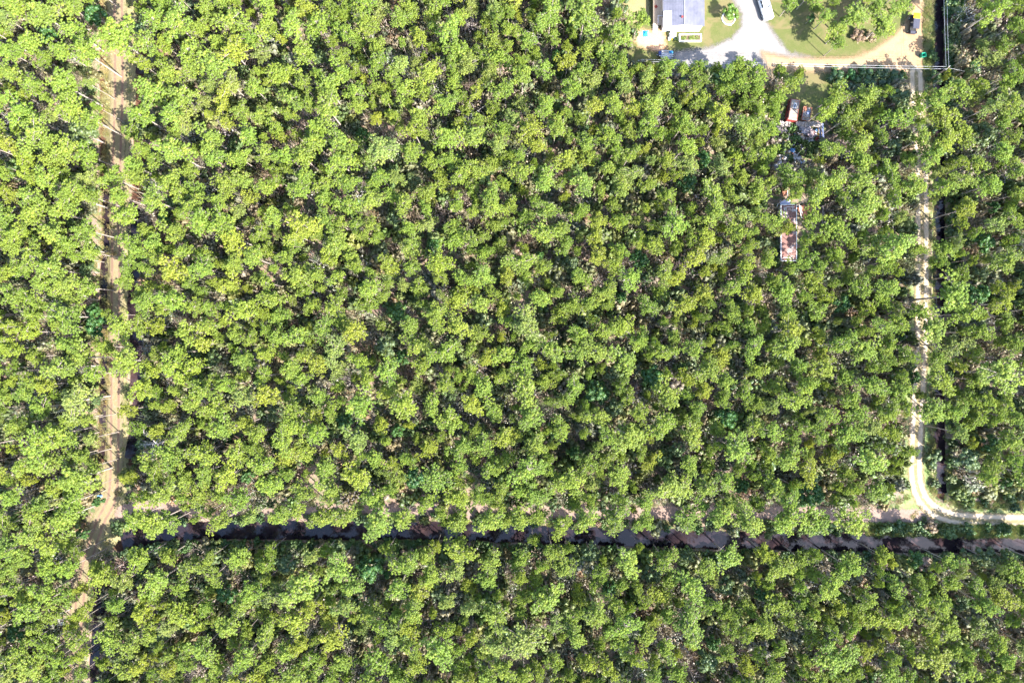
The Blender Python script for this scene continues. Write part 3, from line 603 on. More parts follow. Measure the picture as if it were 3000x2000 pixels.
for n_, q in enumerate(trees):
    x, y, r_, k = q
    v, loc, rz, sc = tree_obj(x, y, r_, k, n_)
    tint = jitter(TINT[k], rj)
    lib = BROADS if k in 'db' else PINES
    if id(q) in indiv:
        px_, py_ = round(min(max(x, 0), 3000) / 30), round(min(max(y, 0), 2000) / 20)
        size = 'large' if r_ > 42 else ('small' if r_ < 30 else 'medium')
        kind = 'pine' if k in 'gyp' else 'broadleaf tree'
        lab = f"{size} {tone_word(k)} {kind} {zone(x, y)}, {word(px_)} percent across, {word(py_)} down"
        if lab in seen: lab = lab.replace(size, 'slightly ' + size)
        seen.add(lab)
        root = empty('pine_tree' if k in 'gyp' else 'broadleaf_tree', loc, rz, lab, 'tree', 'pines of the wood' if k in 'gyp' else 'broadleaf trees among the pines')
        for nm, me in (('trunk', lib[v][0]), ('crown', lib[v][1])):
            o = bpy.data.objects.new(nm, me); o.parent = root; o['tint'] = tint; C.objects.link(o)
        root.scale = sc
    else:
        forest['pine' if k in 'gyp' else 'broad'].append((loc, rz, sc, v, tint))

# ------------------------------------------------------------------ instanced stuff: the rest of the wood, undergrowth, grass
def stuff(name, meshes, items, label, cat):
    lib = bpy.data.collections.new(name + "_library")
    for i, me in enumerate(meshes):
        lib.objects.link(bpy.data.objects.new(f"{name}_shape_{chr(97 + i)}", me))
    me = bpy.data.meshes.new(name); n = len(items); me.vertices.add(n)
    me.vertices.foreach_set('co', np.array([q[0] for q in items], np.float32).ravel())
    for an, ty, arr, key in (('rot', 'FLOAT_VECTOR', [(0, 0, q[1]) for q in items], 'vector'), ('scl', 'FLOAT_VECTOR', [q[2] for q in items], 'vector'),
                             ('tint', 'FLOAT_VECTOR', [q[4] for q in items], 'vector'), ('pick', 'INT', [q[3] for q in items], 'value')):
        a = me.attributes.new(an, ty, 'POINT'); a.data.foreach_set(key, np.array(arr, np.int32 if ty == 'INT' else np.float32).ravel())
    me.update()
    o = bpy.data.objects.new(name, me); C.objects.link(o)
    for mm in {m_.name: m_ for q in meshes for m_ in q.materials}.values(): me.materials.append(mm)
    ng = bpy.data.node_groups.new(name, 'GeometryNodeTree')
    ng.interface.new_socket("Geometry", in_out='INPUT', socket_type='NodeSocketGeometry'); ng.interface.new_socket("Geometry", in_out='OUTPUT', socket_type='NodeSocketGeometry')
    gi = ng.nodes.new('NodeGroupInput'); go = ng.nodes.new('NodeGroupOutput'); ip = ng.nodes.new('GeometryNodeInstanceOnPoints')
    ci = ng.nodes.new('GeometryNodeCollectionInfo'); ci.inputs[0].default_value = lib; ci.inputs['Separate Children'].default_value = True; ci.inputs['Reset Children'].default_value = True
    def na(nm, ty):
        a = ng.nodes.new('GeometryNodeInputNamedAttribute'); a.data_type = ty; a.inputs[0].default_value = nm; return a.outputs['Attribute']
    ip.inputs['Pick Instance'].default_value = True
    e = ng.nodes.new('FunctionNodeEulerToRotation')
    l = ng.links.new
    l(gi.outputs[0], ip.inputs['Points']); l(ci.outputs[0], ip.inputs['Instance']); l(na('pick', 'INT'), ip.inputs['Instance Index'])
    l(na('rot', 'FLOAT_VECTOR'), e.inputs[0]); l(e.outputs[0], ip.inputs['Rotation']); l(na('scl', 'FLOAT_VECTOR'), ip.inputs['Scale'])
    l(ip.outputs[0], go.inputs[0])
    md = o.modifiers.new("scatter", 'NODES'); md.node_group = ng
    return tag(o, label, cat, kind='stuff')
stuff("pine_forest", [q[2] for q in PINES], forest['pine'], "dense mass of smaller green pines filling the wood between the larger trees", "forest")
stuff("broadleaf_thicket", [q[2] for q in BROADS], forest['broad'], "scattered dark leafy trees in gaps between the pines", "forest")

SHR = [tris("leafy_shrub", [(V, F, 0, tv) for V, F, tv in make_shrub(500 + i, 'leafy')], [M_LEAF]) for i in range(5)]
BLD = [tris("grass_clump", [(V, F, 0, tv) for V, F, tv in make_shrub(520 + i, 'blade')], [M_LEAF]) for i in range(4)]
TWG = [tris("twiggy_shrub", [(V, F, 0, tv) for V, F, tv in make_shrub(540 + i, 'twiggy')], [M_LEAF]) for i in range(3)]
ru = np.random.default_rng(77)
def free(X, Y, extra=0.0, dm=.45):
    ok = np.ones(X.shape, bool)
    for P, hw, dp in DL: ok &= dist_line(X, Y, P)[0] > hw + dm
    for P, hw in ((smoothline(wpl(LT), 3), 2.0), (smoothline(wpl(RT), 3), 1.9), (smoothline(wpl(PATHN), 4), 1.2)): ok &= dist_line(X, Y, P)[0] > hw + extra
    ok &= dist_poly(X, Y, wpl([(1850, -150), (1855, 185), (1990, 200), (2290, 222), (2290, 365), (2430, 365), (2440, 240), (2720, 245), (2735, -150)])) < -extra
    ok &= dist_poly(X, Y, wpl([(2275, 540), (2420, 590), (2420, 660), (2345, 770), (2275, 770)])) < 0
    ok &= dist_poly(X, Y, wpl([(2265, 350), (2420, 350), (2420, 425), (2350, 500), (2265, 480)])) < 0
    if dm > .5:
        for P in ([(2760, 1395), (3150, 1410), (3150, 1580), (2500, 1572), (2500, 1480), (2640, 1440), (2640, 1300), (2720, 1300)], [(2700, -100), (2740, -100), (2740, 1400), (2700, 1400)]): ok &= dist_poly(X, Y, wpl(P)) < 0
    return ok
def clumpy(X, Y):
    return .5 + .25 * np.sin(X * .21 + 2 * np.sin(Y * .13)) + .25 * np.sin(Y * .26 + 1.7 * np.sin(X * .11 + 1))
n = 15000; X = ru.uniform(-116, 116, n); Y = ru.uniform(-84, 84, n)
ok = free(X, Y, .5) & (ru.uniform(0, 1, n) < .35 + .65 * clumpy(X, Y)); X = X[ok]; Y = Y[ok]
U_T = [(.13, .19, .055), (.17, .21, .065), (.10, .16, .05), (.16, .19, .10), (.23, .21, .11), (.28, .20, .14), (.08, .13, .045)]
items = []
for x, y in zip(X, Y):
    s = ru.uniform(.55, 1.7) ** 1.15; tt = U_T[int(ru.integers(len(U_T)))]
    items.append(((x, y, -.05), ru.uniform(0, 6.28), (s, s * ru.uniform(.8, 1.2), s * ru.uniform(.8, 1.5)), int(ru.integers(5)), jitter(tt, ru, .2)))
n = 8000; X = ru.uniform(-116, 116, n); Y = ru.uniform(-84, 84, n)
ok = free(X, Y, 1.1, 1.1) & (ru.uniform(0, 1, n) < .25 + .75 * (1 - clumpy(X + 9, Y - 5))); X = X[ok]; Y = Y[ok]
for ln_, side, hw, dn in ((CANAL, -1, 1.9, 2.4), (DITCH_RIGHT, 1, 1.25, 1.6), (CANAL, 1, 2.1, .8)):
    P = smoothline(wpl(ln_), 1.0)
    for a_, b_ in zip(P[:-1], P[1:]):
        d_ = (b_ - a_) / (np.linalg.norm(b_ - a_) + 1e-9)
        nrm_ = np.array([-d_[1], d_[0]]) * side
        for _ in range(ru.poisson(dn)):
            q_ = a_ + nrm_ * (hw + ru.uniform(0, 1.6)); s_ = ru.uniform(.5, 1.1)
            items.append(((q_[0], q_[1], float(terrain(np.array([q_[0]]), np.array([q_[1]]))[0]) - .05), ru.uniform(0, 6.28), (s_, s_, s_ * ru.uniform(.9, 1.8)), int(ru.integers(5)), jitter([(.10, .17, .05), (.13, .18, .07), (.08, .14, .045)][int(ru.integers(3))], ru, .2)))
for x_, y_ in ((2300, 372), (2322, 376), (2316, 384), (2296, 398), (2345, 412), (2362, 424), (2338, 432), (2306, 425), (2350, 446), (2372, 456), (2318, 466), (2330, 408), (2388, 428), (2392, 448), (2290, 440), (2376, 440)):
    q_ = W(x_, y_, .8); s_ = ru.uniform(.6, 1.1); items.append(((q_.x, q_.y, 0), ru.uniform(0, 6.28), (s_, s_, s_ * 1.5), int(ru.integers(5)), jitter((.12, .19, .05), ru, .2)))
M_T = [(.17, .22, .07), (.20, .23, .10), (.14, .20, .06), (.24, .22, .13), (.22, .26, .08), (.26, .24, .16)]
for x, y in zip(X, Y):
    s = ru.uniform(.9, 2.2); hgt = ru.uniform(1.6, 4.6)
    items.append(((x, y, -.05), ru.uniform(0, 6.28), (s, s * ru.uniform(.8, 1.2), hgt), int(ru.integers(5)), jitter(M_T[int(ru.integers(len(M_T)))], ru, .2)))
stuff("undergrowth", SHR, items, "mixed green undergrowth covering the floor of the wood under the trees", "undergrowth")
n = 7500; X = ru.uniform(-116, 116, n); Y = ru.uniform(-84, 84, n); ok = free(X, Y, 1.2, 1.7); X = X[ok]; Y = Y[ok]
items = [((x, y, 0), ru.uniform(0, 6.28), (q, q, q * 1.3), int(ru.integers(3)), jitter([(.36, .29, .24), (.30, .22, .17), (.24, .24, .15), (.40, .36, .31)][int(ru.integers(4))], ru, .2)) for x, y, q in zip(X, Y, ru.uniform(.9, 3.0, len(X)))]
stuff("bare_brush", TWG, items, "greyish brown leafless brush scattered under the pines", "brush")
# grass: thick on verges of tracks, ditch banks, edges of the yard
items = []
def grass_at(X, Y, tints, lo=.4, hi=1.0):
    Z = terrain(X, Y)
    for x, y, z in zip(X, Y, Z):
        s = ru.uniform(lo, hi); items.append(((x, y, z), ru.uniform(0, 6.28), (s, s, s * ru.uniform(.7, 1.3)), int(ru.integers(4)), jitter(tints[int(ru.integers(len(tints)))], ru, .2)))
GT = [(.15, .20, .05), (.20, .22, .07), (.10, .16, .04), (.27, .25, .11)]
for pl, hw, dn in ((DITCH_WEST, .5, 5.0), (DITCH_EAST, 1.1, 1.6), (CANAL, 1.9, 2.0), (DITCH_RIGHT, 1.1, 4), (DITCH_SOUTH, 1.1, 1.5)):
    P = smoothline(wpl(pl), 1.0)
    for i in range(len(P) - 1):
        for _ in range(ru.poisson(dn * np.linalg.norm(P[i + 1] - P[i]))):
            d = P[i + 1] - P[i]; d = d / (np.linalg.norm(d) + 1e-9); off = (hw + abs(ru.normal(0, .7))) * (1 if ru.random() < .5 else -1)
            if pl is DITCH_WEST and ru.random() < .25: off *= .3
            q = P[i] + d * ru.uniform(0, 1) + np.array([-d[1], d[0]]) * off
            grass_at(np.array([q[0]]), np.array([q[1]]), GT if pl is not DITCH_WEST else [(.30, .24, .10), (.22, .20, .07), (.34, .28, .13)], .35, .8)
for pl, hw, dn, tt in ((LT, 2.2, 2.2, [(.33, .30, .13), (.25, .27, .09), (.38, .32, .17)]), (RT, 2.2, 7, GT + [(.34, .28, .16)]), (PATHN, 1.6, 2, GT)):
    P = smoothline(wpl(pl), 1.0)
    for i in range(len(P) - 1):
        if pl is RT and W(0, 250).y < P[i][1]: continue
        for _ in range(ru.poisson(dn)):
            d = P[i + 1] - P[i]; d = d / (np.linalg.norm(d) + 1e-9); off = (hw + abs(ru.normal(0, .9))) * (1 if ru.random() < .5 else -1)
            q = P[i] + np.array([-d[1], d[0]]) * off
            grass_at(np.array([q[0]]), np.array([q[1]]), tt, .3, .75)
n = 900; P = wpl([(2530, 1535), (3150, 1545), (3150, 1575), (2540, 1568)]); X = ru.uniform(P[:, 0].min(), P[:, 0].max(), n); Y = ru.uniform(P[:, 1].min(), P[:, 1].max(), n)
ok = dist_poly(X, Y, P) > 0; grass_at(X[ok], Y[ok], GT, .4, .9)
n = 500; P = wpl([(2780, 1400), (3080, 1420), (3080, 1495), (2790, 1485)]); X = ru.uniform(P[:, 0].min(), P[:, 0].max(), n); Y = ru.uniform(P[:, 1].min(), P[:, 1].max(), n)
ok = dist_poly(X, Y, P) > 0; grass_at(X[ok], Y[ok], GT + [(.3, .2, .13)], .3, .8)
n = 900; P = wpl([(2705, -20), (2738, -20), (2738, 240), (2708, 230)]); X = ru.uniform(P[:, 0].min(), P[:, 0].max(), n); Y = ru.uniform(P[:, 1].min(), P[:, 1].max(), n)
ok = dist_poly(X, Y, P) > 0; grass_at(X[ok][:260], Y[ok][:260], GT + [(.3, .26, .15)], .3, .8)
stuff("tall_grass", BLD, items, "tufts of tall green and straw grass along the track verges and ditch banks", "grass")

# ------------------------------------------------------------------ dead and bare trees of their own
for x, y, rr_, lab in ((1384, 338, 42, "bare dead tree with grey spreading branches among green pines, upper middle"),
                       (1568, 108, 24, "small bare grey tree in the wood left of the house"),
                       (450, 1300, 42, "leafless silver-grey tree leaning over the pond east of the left track"),
                       (590, 300, 30, "pale silvery bare shrub tree in the upper left clearing"),
                       (1940, 262, 14, "thin bare grey tree behind the trailer, south of the yard"),
                       (150, 1815, 30, "pale grey bare tree in the lower left wood")):
    b = W(x, y, 6); o = bpy.data.objects.new("dead_tree", BARES[R0.randrange(3)]); C.objects.link(o); o.location = (b.x, b.y, 0); s = rr_ * PXM / 2.6
    o.scale = (s, s, .95); o.rotation_euler = (0, 0, R0.uniform(0, 6)); tag(o, lab, "tree")
b = bpy.data.objects

exec_details = True
# ------------------------------------------------------------------ DETAILS
M_WHITE = plain("white_paint", (.78, .78, .77), .45, var=.06, scale=2)
M_DARK = plain("dark_rubber", (.02, .02, .022), .7, var=.3)
M_GLASS = plain("dark_glass", (.03, .035, .045), .08, var=.1)
M_BLUE = plain("blue_tarp", (.02, .30, .62), .45, var=.25, scale=3)
M_WOOD = plain("weathered_boards", (.42, .34, .26), .85, var=.25, scale=5)
M_GREYW = plain("grey_boards", (.30, .28, .27), .85, var=.3, scale=5)
M_METAL = plain("galvanised_metal", (.55, .56, .58), .4, .6, var=.15)
M_POLE = plain("pole_wood", (.20, .15, .11), .9, var=.3)
M_RED = plain("faded_red_paint", (.24, .035, .03), .5, var=.3, scale=3)
M_YEL = plain("yellow_paint", (.85, .52, .01), .4, var=.08)
M_BLK = plain("charcoal_plastic", (.05, .05, .07), .5, var=.15)
M_GBIN = plain("green_plastic", (.01, .24, .15), .45, var=.15)
def roofmat(name, c0, c1, freq):
    m, t, p = newmat(name); g = t.nodes.new("ShaderNodeTexCoord").outputs['Object']
    n = noise(t, .7, 6, .65, g, .4); wv = t.nodes.new("ShaderNodeTexWave"); wv.inputs['Scale'].default_value = freq; wv.bands_direction = 'X'; L(t, g, wv.inputs['Vector'])
    c = ramp(t, n, [(.3, c0), (.7, c1)]); c = mixc(t, mth(t, 'MULTIPLY', smooth(t, wv.outputs['Fac'], .0, .12), .25), mixc(t, 1.0, c, (.7, .7, .72), 'MULTIPLY'), c)
    L(t, c, p.inputs['Base Color']); p.inputs['Roughness'].default_value = .45; p.inputs['Metallic'].default_value = .35; bump(t, p, wv.outputs['Fac'], .4, .04); return m
M_ROOF = roofmat("ribbed_metal_roof", (.145, .145, .18), (.235, .23, .275), 1.1)
M_ROOFW = roofmat("pale_metal_sheet", (.38, .38, .40), (.48, .47, .48), 1.1)

# --- the white house with a grey metal roof
ze, zr = 2.7, 3.25
xl, xr = W(1943, 0, ze).x, W(2064, 0, ze).x; ys_ = W(0, 77, ze).y; yn = ys_ + 15; xm = W(2005, 0, zr).x
house = empty("house", ((xl + xr) / 2, ys_ + 7, 0), 0, "white single-storey house with ribbed grey metal gable roof beside the gravel drive", "house")
hx = (xl + xr) / 2; hy = ys_ + 7
def rel(o, root): o.location = -Vector(root.location); return o
B = MB(); B.box((hx, (ys_ + yn) / 2, (ze - .1) / 2), (xr - xl - .5, yn - ys_ - .5, ze - .1))
gz = [(xl + .25, ys_ + .25, ze - .1), (xr - .25, ys_ + .25, ze - .1), (xm, ys_ + .25, zr - .12)]
gz2 = [(a, yn - .25, c) for a, b_, c in gz]; B.add(gz + gz2, [(0, 1, 2), (5, 4, 3), (0, 2, 5, 3), (1, 4, 5, 2)])
rel(B.build("wall", M_WHITE, house), house)
B = MB()
for side, xe in ((0, xl), (1, xr)):
    th = .06
    q = [(xe, ys_, ze), (xm, ys_, zr), (xm, yn, zr), (xe, yn, ze)]
    if side: q = q[::-1]
    B.add([*q, *[(a, b_, c - th) for a, b_, c in q]], [(0, 1, 2, 3), (7, 6, 5, 4), (0, 4, 5, 1), (1, 5, 6, 2), (2, 6, 7, 3), (3, 7, 4, 0)])
roof = rel(B.build("roof", M_ROOF, house), house)
B = MB(); B.tube([(xm, ys_ - .01, zr + .02), (xm, yn, zr + .02)], .09, 6); o = B.build("ridge_cap", M_ROOFW, roof)
a0 = W(1968, 32, ze + .1); f = (a0.x - xl) / (xm - xl)
B = MB(); B.add([(xl + .01, ys_ + .02, ze + .03), (a0.x, ys_ + .02, ze + f * (zr - ze) + .03), (a0.x, a0.y, ze + f * (zr - ze) + .03), (xl + .01, a0.y, ze + .03),
                 (xl + .01, ys_ + .02, ze + .005), (a0.x, ys_ + .02, ze + f * (zr - ze) + .005), (a0.x, a0.y, ze + f * (zr - ze) + .005), (xl + .01, a0.y, ze + .005)], [(0, 1, 2, 3), (0, 4, 5, 1), (1, 5, 6, 2), (2, 6, 7, 3), (3, 7, 4, 0)])
o = B.build("roof_panel", M_ROOFW, roof); o['label'] = "pale replacement sheet on the roof's left slope"
v_ = W(1999, 50, 3.4); B = MB(); B.tube([(v_.x, v_.y, 3.05), (v_.x, v_.y, 3.5)], .13, 10); B.tube([(v_.x, v_.y, 3.46), (v_.x, v_.y, 3.56)], .2, 10); B.build("vent_pipe", M_RED, roof)
B = MB(); B.box((hx, ys_ + .22, .35), (xr - xl - .55, .06, .7)); rel(B.build("skirting", plain("skirting_white", (.6, .6, .6), .6), house), house)
B = MB()
for wy in (ys_ + 3, ys_ + 8): B.box((xl + .24, wy, 1.5), (.05, 1.2, 1.0)); B.box((xr - .24, wy, 1.5), (.05, 1.2, 1.0))
for i_ in range(4):
    s_ = i_ % 2; wy = ys_ + (3 if i_ < 2 else 8); bb = MB(); bb.box(((xl + .235) if s_ else (xr - .235), wy, 1.5), (.06, 1.2, 1.0)); rel(bb.build("window", M_GLASS, house), house)

# --- deck west of the house
dk = empty("wooden_deck", (W(1926, 40, .6).x, W(1926, 40, .6).y, 0), 0, "weathered wooden deck with rail and steps along the house's shaded left side", "deck")
dx0, dx1 = W(1912, 0, .6).x, W(1941, 0, .6).x; dyb = W(0, 74, .6).y
B = MB(); k = 0; yy = dyb
while yy < yn: B.box(((dx0 + dx1) / 2, yy + .07, .58), (dx1 - dx0, .13, .04)); yy += .145
B.build("boards", M_WOOD, dk).location = -dk.location
for xx in (dx0 + .05, dx1 - .1):
    yy = dyb + .1
    while yy < yn:
        bb = MB(); bb.box((xx, yy, .28), (.1, .1, .56)); bb.build("post", M_GREYW, dk).location = -dk.location; yy += 3.2
B = MB(); rx0 = W(1928, 0, 1.5).x; ry0 = W(0, 46.5, 1.5).y
B.box((rx0, (ry0 + dyb) / 2, 1.5), (.09, ry0 - dyb, .05)); B.box(((rx0 + dx1) / 2, ry0, 1.5), (dx1 - rx0, .09, .05))
for q in np.arange(dyb, ry0, .5): B.box((rx0, q, 1.05), (.05, .05, .9))
B.build("railing", plain("rail_white", (.6, .58, .6), .6), dk).location = -dk.location
B = MB()
B.box((dx0 + .03, (dyb + yn) / 2, 1.1), (.06, yn - dyb, .9)); B.build("side_screen", M_WOOD, dk).location = -dk.location
B = MB()
for i_ in range(4): B.box(((dx0 + dx0 + 1.0) / 2 + .1, dyb - .16 - i_ * .28, .48 - i_ * .13), (1.0, .26, .05))
B.build("steps", M_GREYW, dk).location = -dk.location
B = MB(); q = W(1919, 84); B.box((q.x, q.y + .1, .06), (1.0, 1.5, .08)); B.box((q.x, q.y - .75, .05), (.95, .25, .1)); B.build("landing", M_WOOD, dk).location = -dk.location
def crumple(name, c, sx, sy, h, mat, seed, label, cat, nn=9, group=None, rz=0):
    r = np.random.default_rng(seed); vs = []; fs = []
    for i in range(nn):
        for j in range(nn):
            u = i / (nn - 1) - .5; v = j / (nn - 1) - .5; e = 1 - (2 * max(abs(u), abs(v))) ** 2
            vs.append((u * sx * (1 + r.uniform(-.15, .15)), v * sy * (1 + r.uniform(-.15, .15)), .01 + h * max(0, e) * r.uniform(.3, 1)))
    for i in range(nn - 1):
        for j in range(nn - 1): a = i * nn + j; fs.append((a, a + nn, a + nn + 1, a + 1))
    # underside
    n0 = len(vs); vs += [(x_, y_, 0.0) for x_, y_, z_ in vs]; fs += [tuple(reversed([k_ + n0 for k_ in f_])) for f_ in fs]
    rim = [j for j in range(nn)] + [i * nn + nn - 1 for i in range(1, nn)] + [(nn - 1) * nn + j for j in range(nn - 2, -1, -1)] + [i * nn for i in range(nn - 2, 0, -1)]
    for a, b2 in zip(rim, rim[1:] + rim[:1]): fs.append((a, b2, b2 + n0, a + n0))
    B = MB(); B.add(vs, fs); o = B.build(name, mat); o.location = c; o.rotation_euler = (0, 0, rz); return tag(o, label, cat, group)
q = W(1922, 19.6, .62); crumple("red_cloth", (q.x, q.y, .605), .55, .6, .3, M_RED, 1, "crumpled red cloth left on the wooden deck", "cloth", 6, rz=.7)
q = W(1891, 100); crumple("blue_tarp", (q.x, q.y, .01), 1.05, 1.25, .45, M_BLUE, 2, "bright blue crumpled tarp on the dirt left of the house", "tarp", 11)

# --- air conditioner, small box, tub, planter
q = W(1972.5, 100, .9); ac = empty("air_conditioner", (q.x, q.y, 0), 0, "white outdoor air conditioner with round fan at the house's front wall", "air conditioner")
B = MB(); B.box((0, 0, .47), (1.05, 1.0, .86)); B.box((0, 0, .02), (1.25, 1.2, .04)); B.build("casing", M_WHITE, ac)
B = MB(); B.tube([(-.1, 0, .905), (-.1, 0, .93)], .34, 20); B.build("fan_grille", plain("fan_grey", (.25, .25, .25), .6), ac)
B = MB(); B.tube([(-.1, 0, .925), (-.1, 0, .95)], .1, 12); B.build("fan_hub", M_WHITE, ac)
q = W(1961, 114, .3); B = MB(); B.box((0, 0, .18), (.42, .42, .36), taper=.94); B.box((0, 0, .38), (.46, .46, .05)); o = B.build("storage_box", M_WHITE); o.location = (q.x, q.y, 0); tag(o, "small white lidded box on the ground beside the air conditioner", "box")
q = W(1976, 114.5, .3); B = MB(); B.tube([(0, 0, 0), (0, 0, .34)], [.17, .22], 14); B.tube([(0, 0, .34), (0, 0, .36)], .24, 14); o = B.build("bucket", M_BLUE); o.location = (q.x, q.y, 0); tag(o, "small blue bucket between the white box and the planter", "bucket")
q = W(1970, 114, .3); B = MB(); B.tube([(0, 0, 0), (0, 0, .3)], [.13, .17], 12); B.tube([(0, 0, .3), (0, 0, .32)], .18, 12); o = B.build("bucket", M_YEL); o.location = (q.x, q.y, 0); tag(o, "small yellow bucket next to the blue one in front of the air conditioner", "bucket")
a, c = W(1988.5, 102), W(2054, 124)
pl = empty("planter", ((a.x + c.x) / 2, (a.y + c.y) / 2, 0), 0, "long white rectangular planter bed filled with leafy plants in front of the house", "planter")
w2, d2 = c.x - a.x, a.y - c.y
B = MB()
for s_ in (-1, 1): B.box((0, s_ * (d2 / 2 - .09), .2), (w2, .2, .4)); B.box((s_ * (w2 / 2 - .1), 0, .197), (.2, d2 - .36, .394))
B.build("frame", M_WHITE, pl)
B = MB(); B.box((0, 0, .12), (w2 - .4, d2 - .36, .24)); B.build("soil", plain("soil", (.10, .07, .04), .95), pl)
gr = []
for k in range(26):
    V, F, tv = leaf_lump(rt, np.array([rt.uniform(-w2 / 2 + .4, w2 / 2 - .4), rt.uniform(-d2 / 2 + .35, d2 / 2 - .35), .35]), rt.uniform(.15, .3), 40, .07); gr.append((V, F, 0, tv))
o = bpy.data.objects.new("plants", tris("planter_plants", gr, [M_LEAF])); C.objects.link(o); o.parent = pl; o['tint'] = [.20, .27, .06]
def shrub_thing(x, y, r_, h, tint, label, name="bush", zc=1.0, idx=0):
    q = W(x, y, zc); o = bpy.data.objects.new(name, SHR[idx]); C.objects.link(o); o.location = (q.x, q.y, 0); o.scale = (r_, r_, h); o['tint'] = list(tint); return tag(o, label, "bush")
shrub_thing(1983, 112, .55, .9, (.05, .10, .03), "dark green bush between the air conditioner and the planter", idx=1)
# ring bed with its small tree
q = W(2134, 55); ring = empty("ring_bed", (q.x, q.y, 0), 0, "round pale stone edging under the small tree on the front lawn", "garden edging")
B = MB()
for k in range(20):
    a_ = 2 * PI * k / 20; B.box((1.25 * math.cos(a_), 1.25 * math.sin(a_), .09), (.17, .37, .18), rz=a_)
B.build("stones", plain("pale_stone", (.66, .63, .60), .8), ring)
B = MB(); B.tube([(0, 0, .0), (0, 0, .04)], 1.15, 20); B.build("soil", plain("bed_soil", (.20, .15, .09), .95), ring)
wood, green = make_broadleaf(351, 3.4, 1.75, .09, 20, 110)
root = empty("small_tree", (W(2141, 38, 2.4).x, W(2141, 38, 2.4).y, 0), 0, "small round green tree growing in the stone ring on the lawn", "tree")
for nm, me in (('trunk', tris("st_trunk", [(V, F, 0, 0) for V, F in wood], [M_BARK])), ('crown', tris("st_crown", [(V, F, 0, tv) for V, F, tv in green], [M_LEAF]))):
    o = bpy.data.objects.new(nm, me); C.objects.link(o); o.parent = root; o['tint'] = [.12, .22, .03]
q = W(2140, 74); crumple("stone", (q.x, q.y, 0), .3, .2, .15, M_WHITE, 5, "small white stone lying below the stone ring on the lawn", "stone", 5)

# --- wheels shared
def wheel(parent, x, y, r_, wd, name="wheel"):
    B = MB(); B.tube([(x - wd / 2, y, r_), (x - wd / 2 + .03, y, r_), (x + wd / 2 - .03, y, r_), (x + wd / 2, y, r_)], [r_ * .9, r_, r_, r_ * .9], 18); w_ = B.build(name, M_DARK, parent)
    B = MB(); B.tube([(x - wd / 2 - .01, y, r_), (x + wd / 2 + .01, y, r_)], r_ * .55, 12); B.build("rim", M_METAL, w_); return w_
# --- white pickup truck facing up the drive
q = W(2249.5, 34, 1.0)
ang = math.radians(16.3)
fx = Vector((-math.sin(ang), math.cos(ang)))
rear = W(2253.5, 54.5, 1.0); ln = 5.5; ctr = Vector((rear.x, rear.y)) + fx * ln / 2
tk = empty("pickup_truck", (ctr.x, ctr.y, 0), ang, "white pickup truck with covered bed parked on the white gravel, cut by the top edge", "truck")
def rounded_prof(B, prof, wd, top_in=.12):
    """side profile (y,z) extruded across x with narrower upper part"""
    n = len(prof); vs = []
    for s_ in (-1, 1):
        for y_, z_ in prof:
            k_ = wd / 2 - (top_in if z_ > 1.15 else (.03 if z_ < .5 else 0)); vs.append((s_ * k_, y_, z_))
    B.add(vs, [tuple(range(n)), tuple(range(2 * n - 1, n - 1, -1))] + [(i, n + i, n + (i + 1) % n, (i + 1) % n) for i in range(n)])
B = MB(); rounded_prof(B, [(-2.75, .45), (-2.78, .75), (-2.72, 1.08), (-2.6, 1.12), (1.2, 1.12), (2.4, 1.02), (2.68, .9), (2.75, .6), (2.72, .42)], 1.92)
body = B.build("body", M_WHITE, tk)
B = MB(); zt = 1.72
vs = [(-.90, -.85, 1.12), (.90, -.85, 1.12), (.90, 1.35, 1.12), (-.90, 1.35, 1.12), (-.72, -.62, zt), (.72, -.62, zt), (.72, .68, zt), (-.72, .68, zt)]
B.add(vs, [(4, 5, 6, 7), (0, 1, 5, 4), (1, 2, 6, 5), (2, 3, 7, 6), (3, 0, 4, 7)]); cab = B.build("cab", M_WHITE, tk)
def onface(vs4, u0, u1, v0, v1, off=.012):
    a, b_, c, d = [Vector(x) for x in vs4]; nrm = (b_ - a).cross(d - a).normalized()
    def P(u, v): return a.lerp(b_, u).lerp(d.lerp(c, u), v) + nrm * off
    return [P(u0, v0), P(u1, v0), P(u1, v1), P(u0, v1)]
def pane(name, face, u0, u1, v0, v1, parent, mat=M_GLASS):
    o1 = onface(face, u0, u1, v0, v1, .012); o2 = onface(face, u0, u1, v0, v1, -.01)
    B = MB(); B.add(o1 + o2, [(0, 1, 2, 3), (0, 4, 5, 1), (1, 5, 6, 2), (2, 6, 7, 3), (3, 7, 4, 0)]); return B.build(name, mat, parent)
Vf = vs
pane("windshield", [Vf[2], Vf[3], Vf[7], Vf[6]], .06, .94, .1, .92, cab)
pane("rear_window", [Vf[0], Vf[1], Vf[5], Vf[4]], .12, .88, .2, .85, cab)
for fc in ([Vf[3], Vf[0], Vf[4], Vf[7]], [Vf[1], Vf[2], Vf[6], Vf[5]]):
    pane("window", fc, .08, .48, .15, .85, cab); pane("window", fc, .53, .90, .15, .85, cab)
B = MB(); B.box((0, -1.80, 1.15), (1.72, 1.72, .08)); B.build("bed_cover", plain("cover_white", (.70, .70, .71), .5, var=.04), tk)
B = MB(); B.box((0, -2.80, .55), (1.8, .14, .2)); B.box((0, 2.78, .5), (1.8, .14, .22)); B.build("bumper", M_METAL, tk)
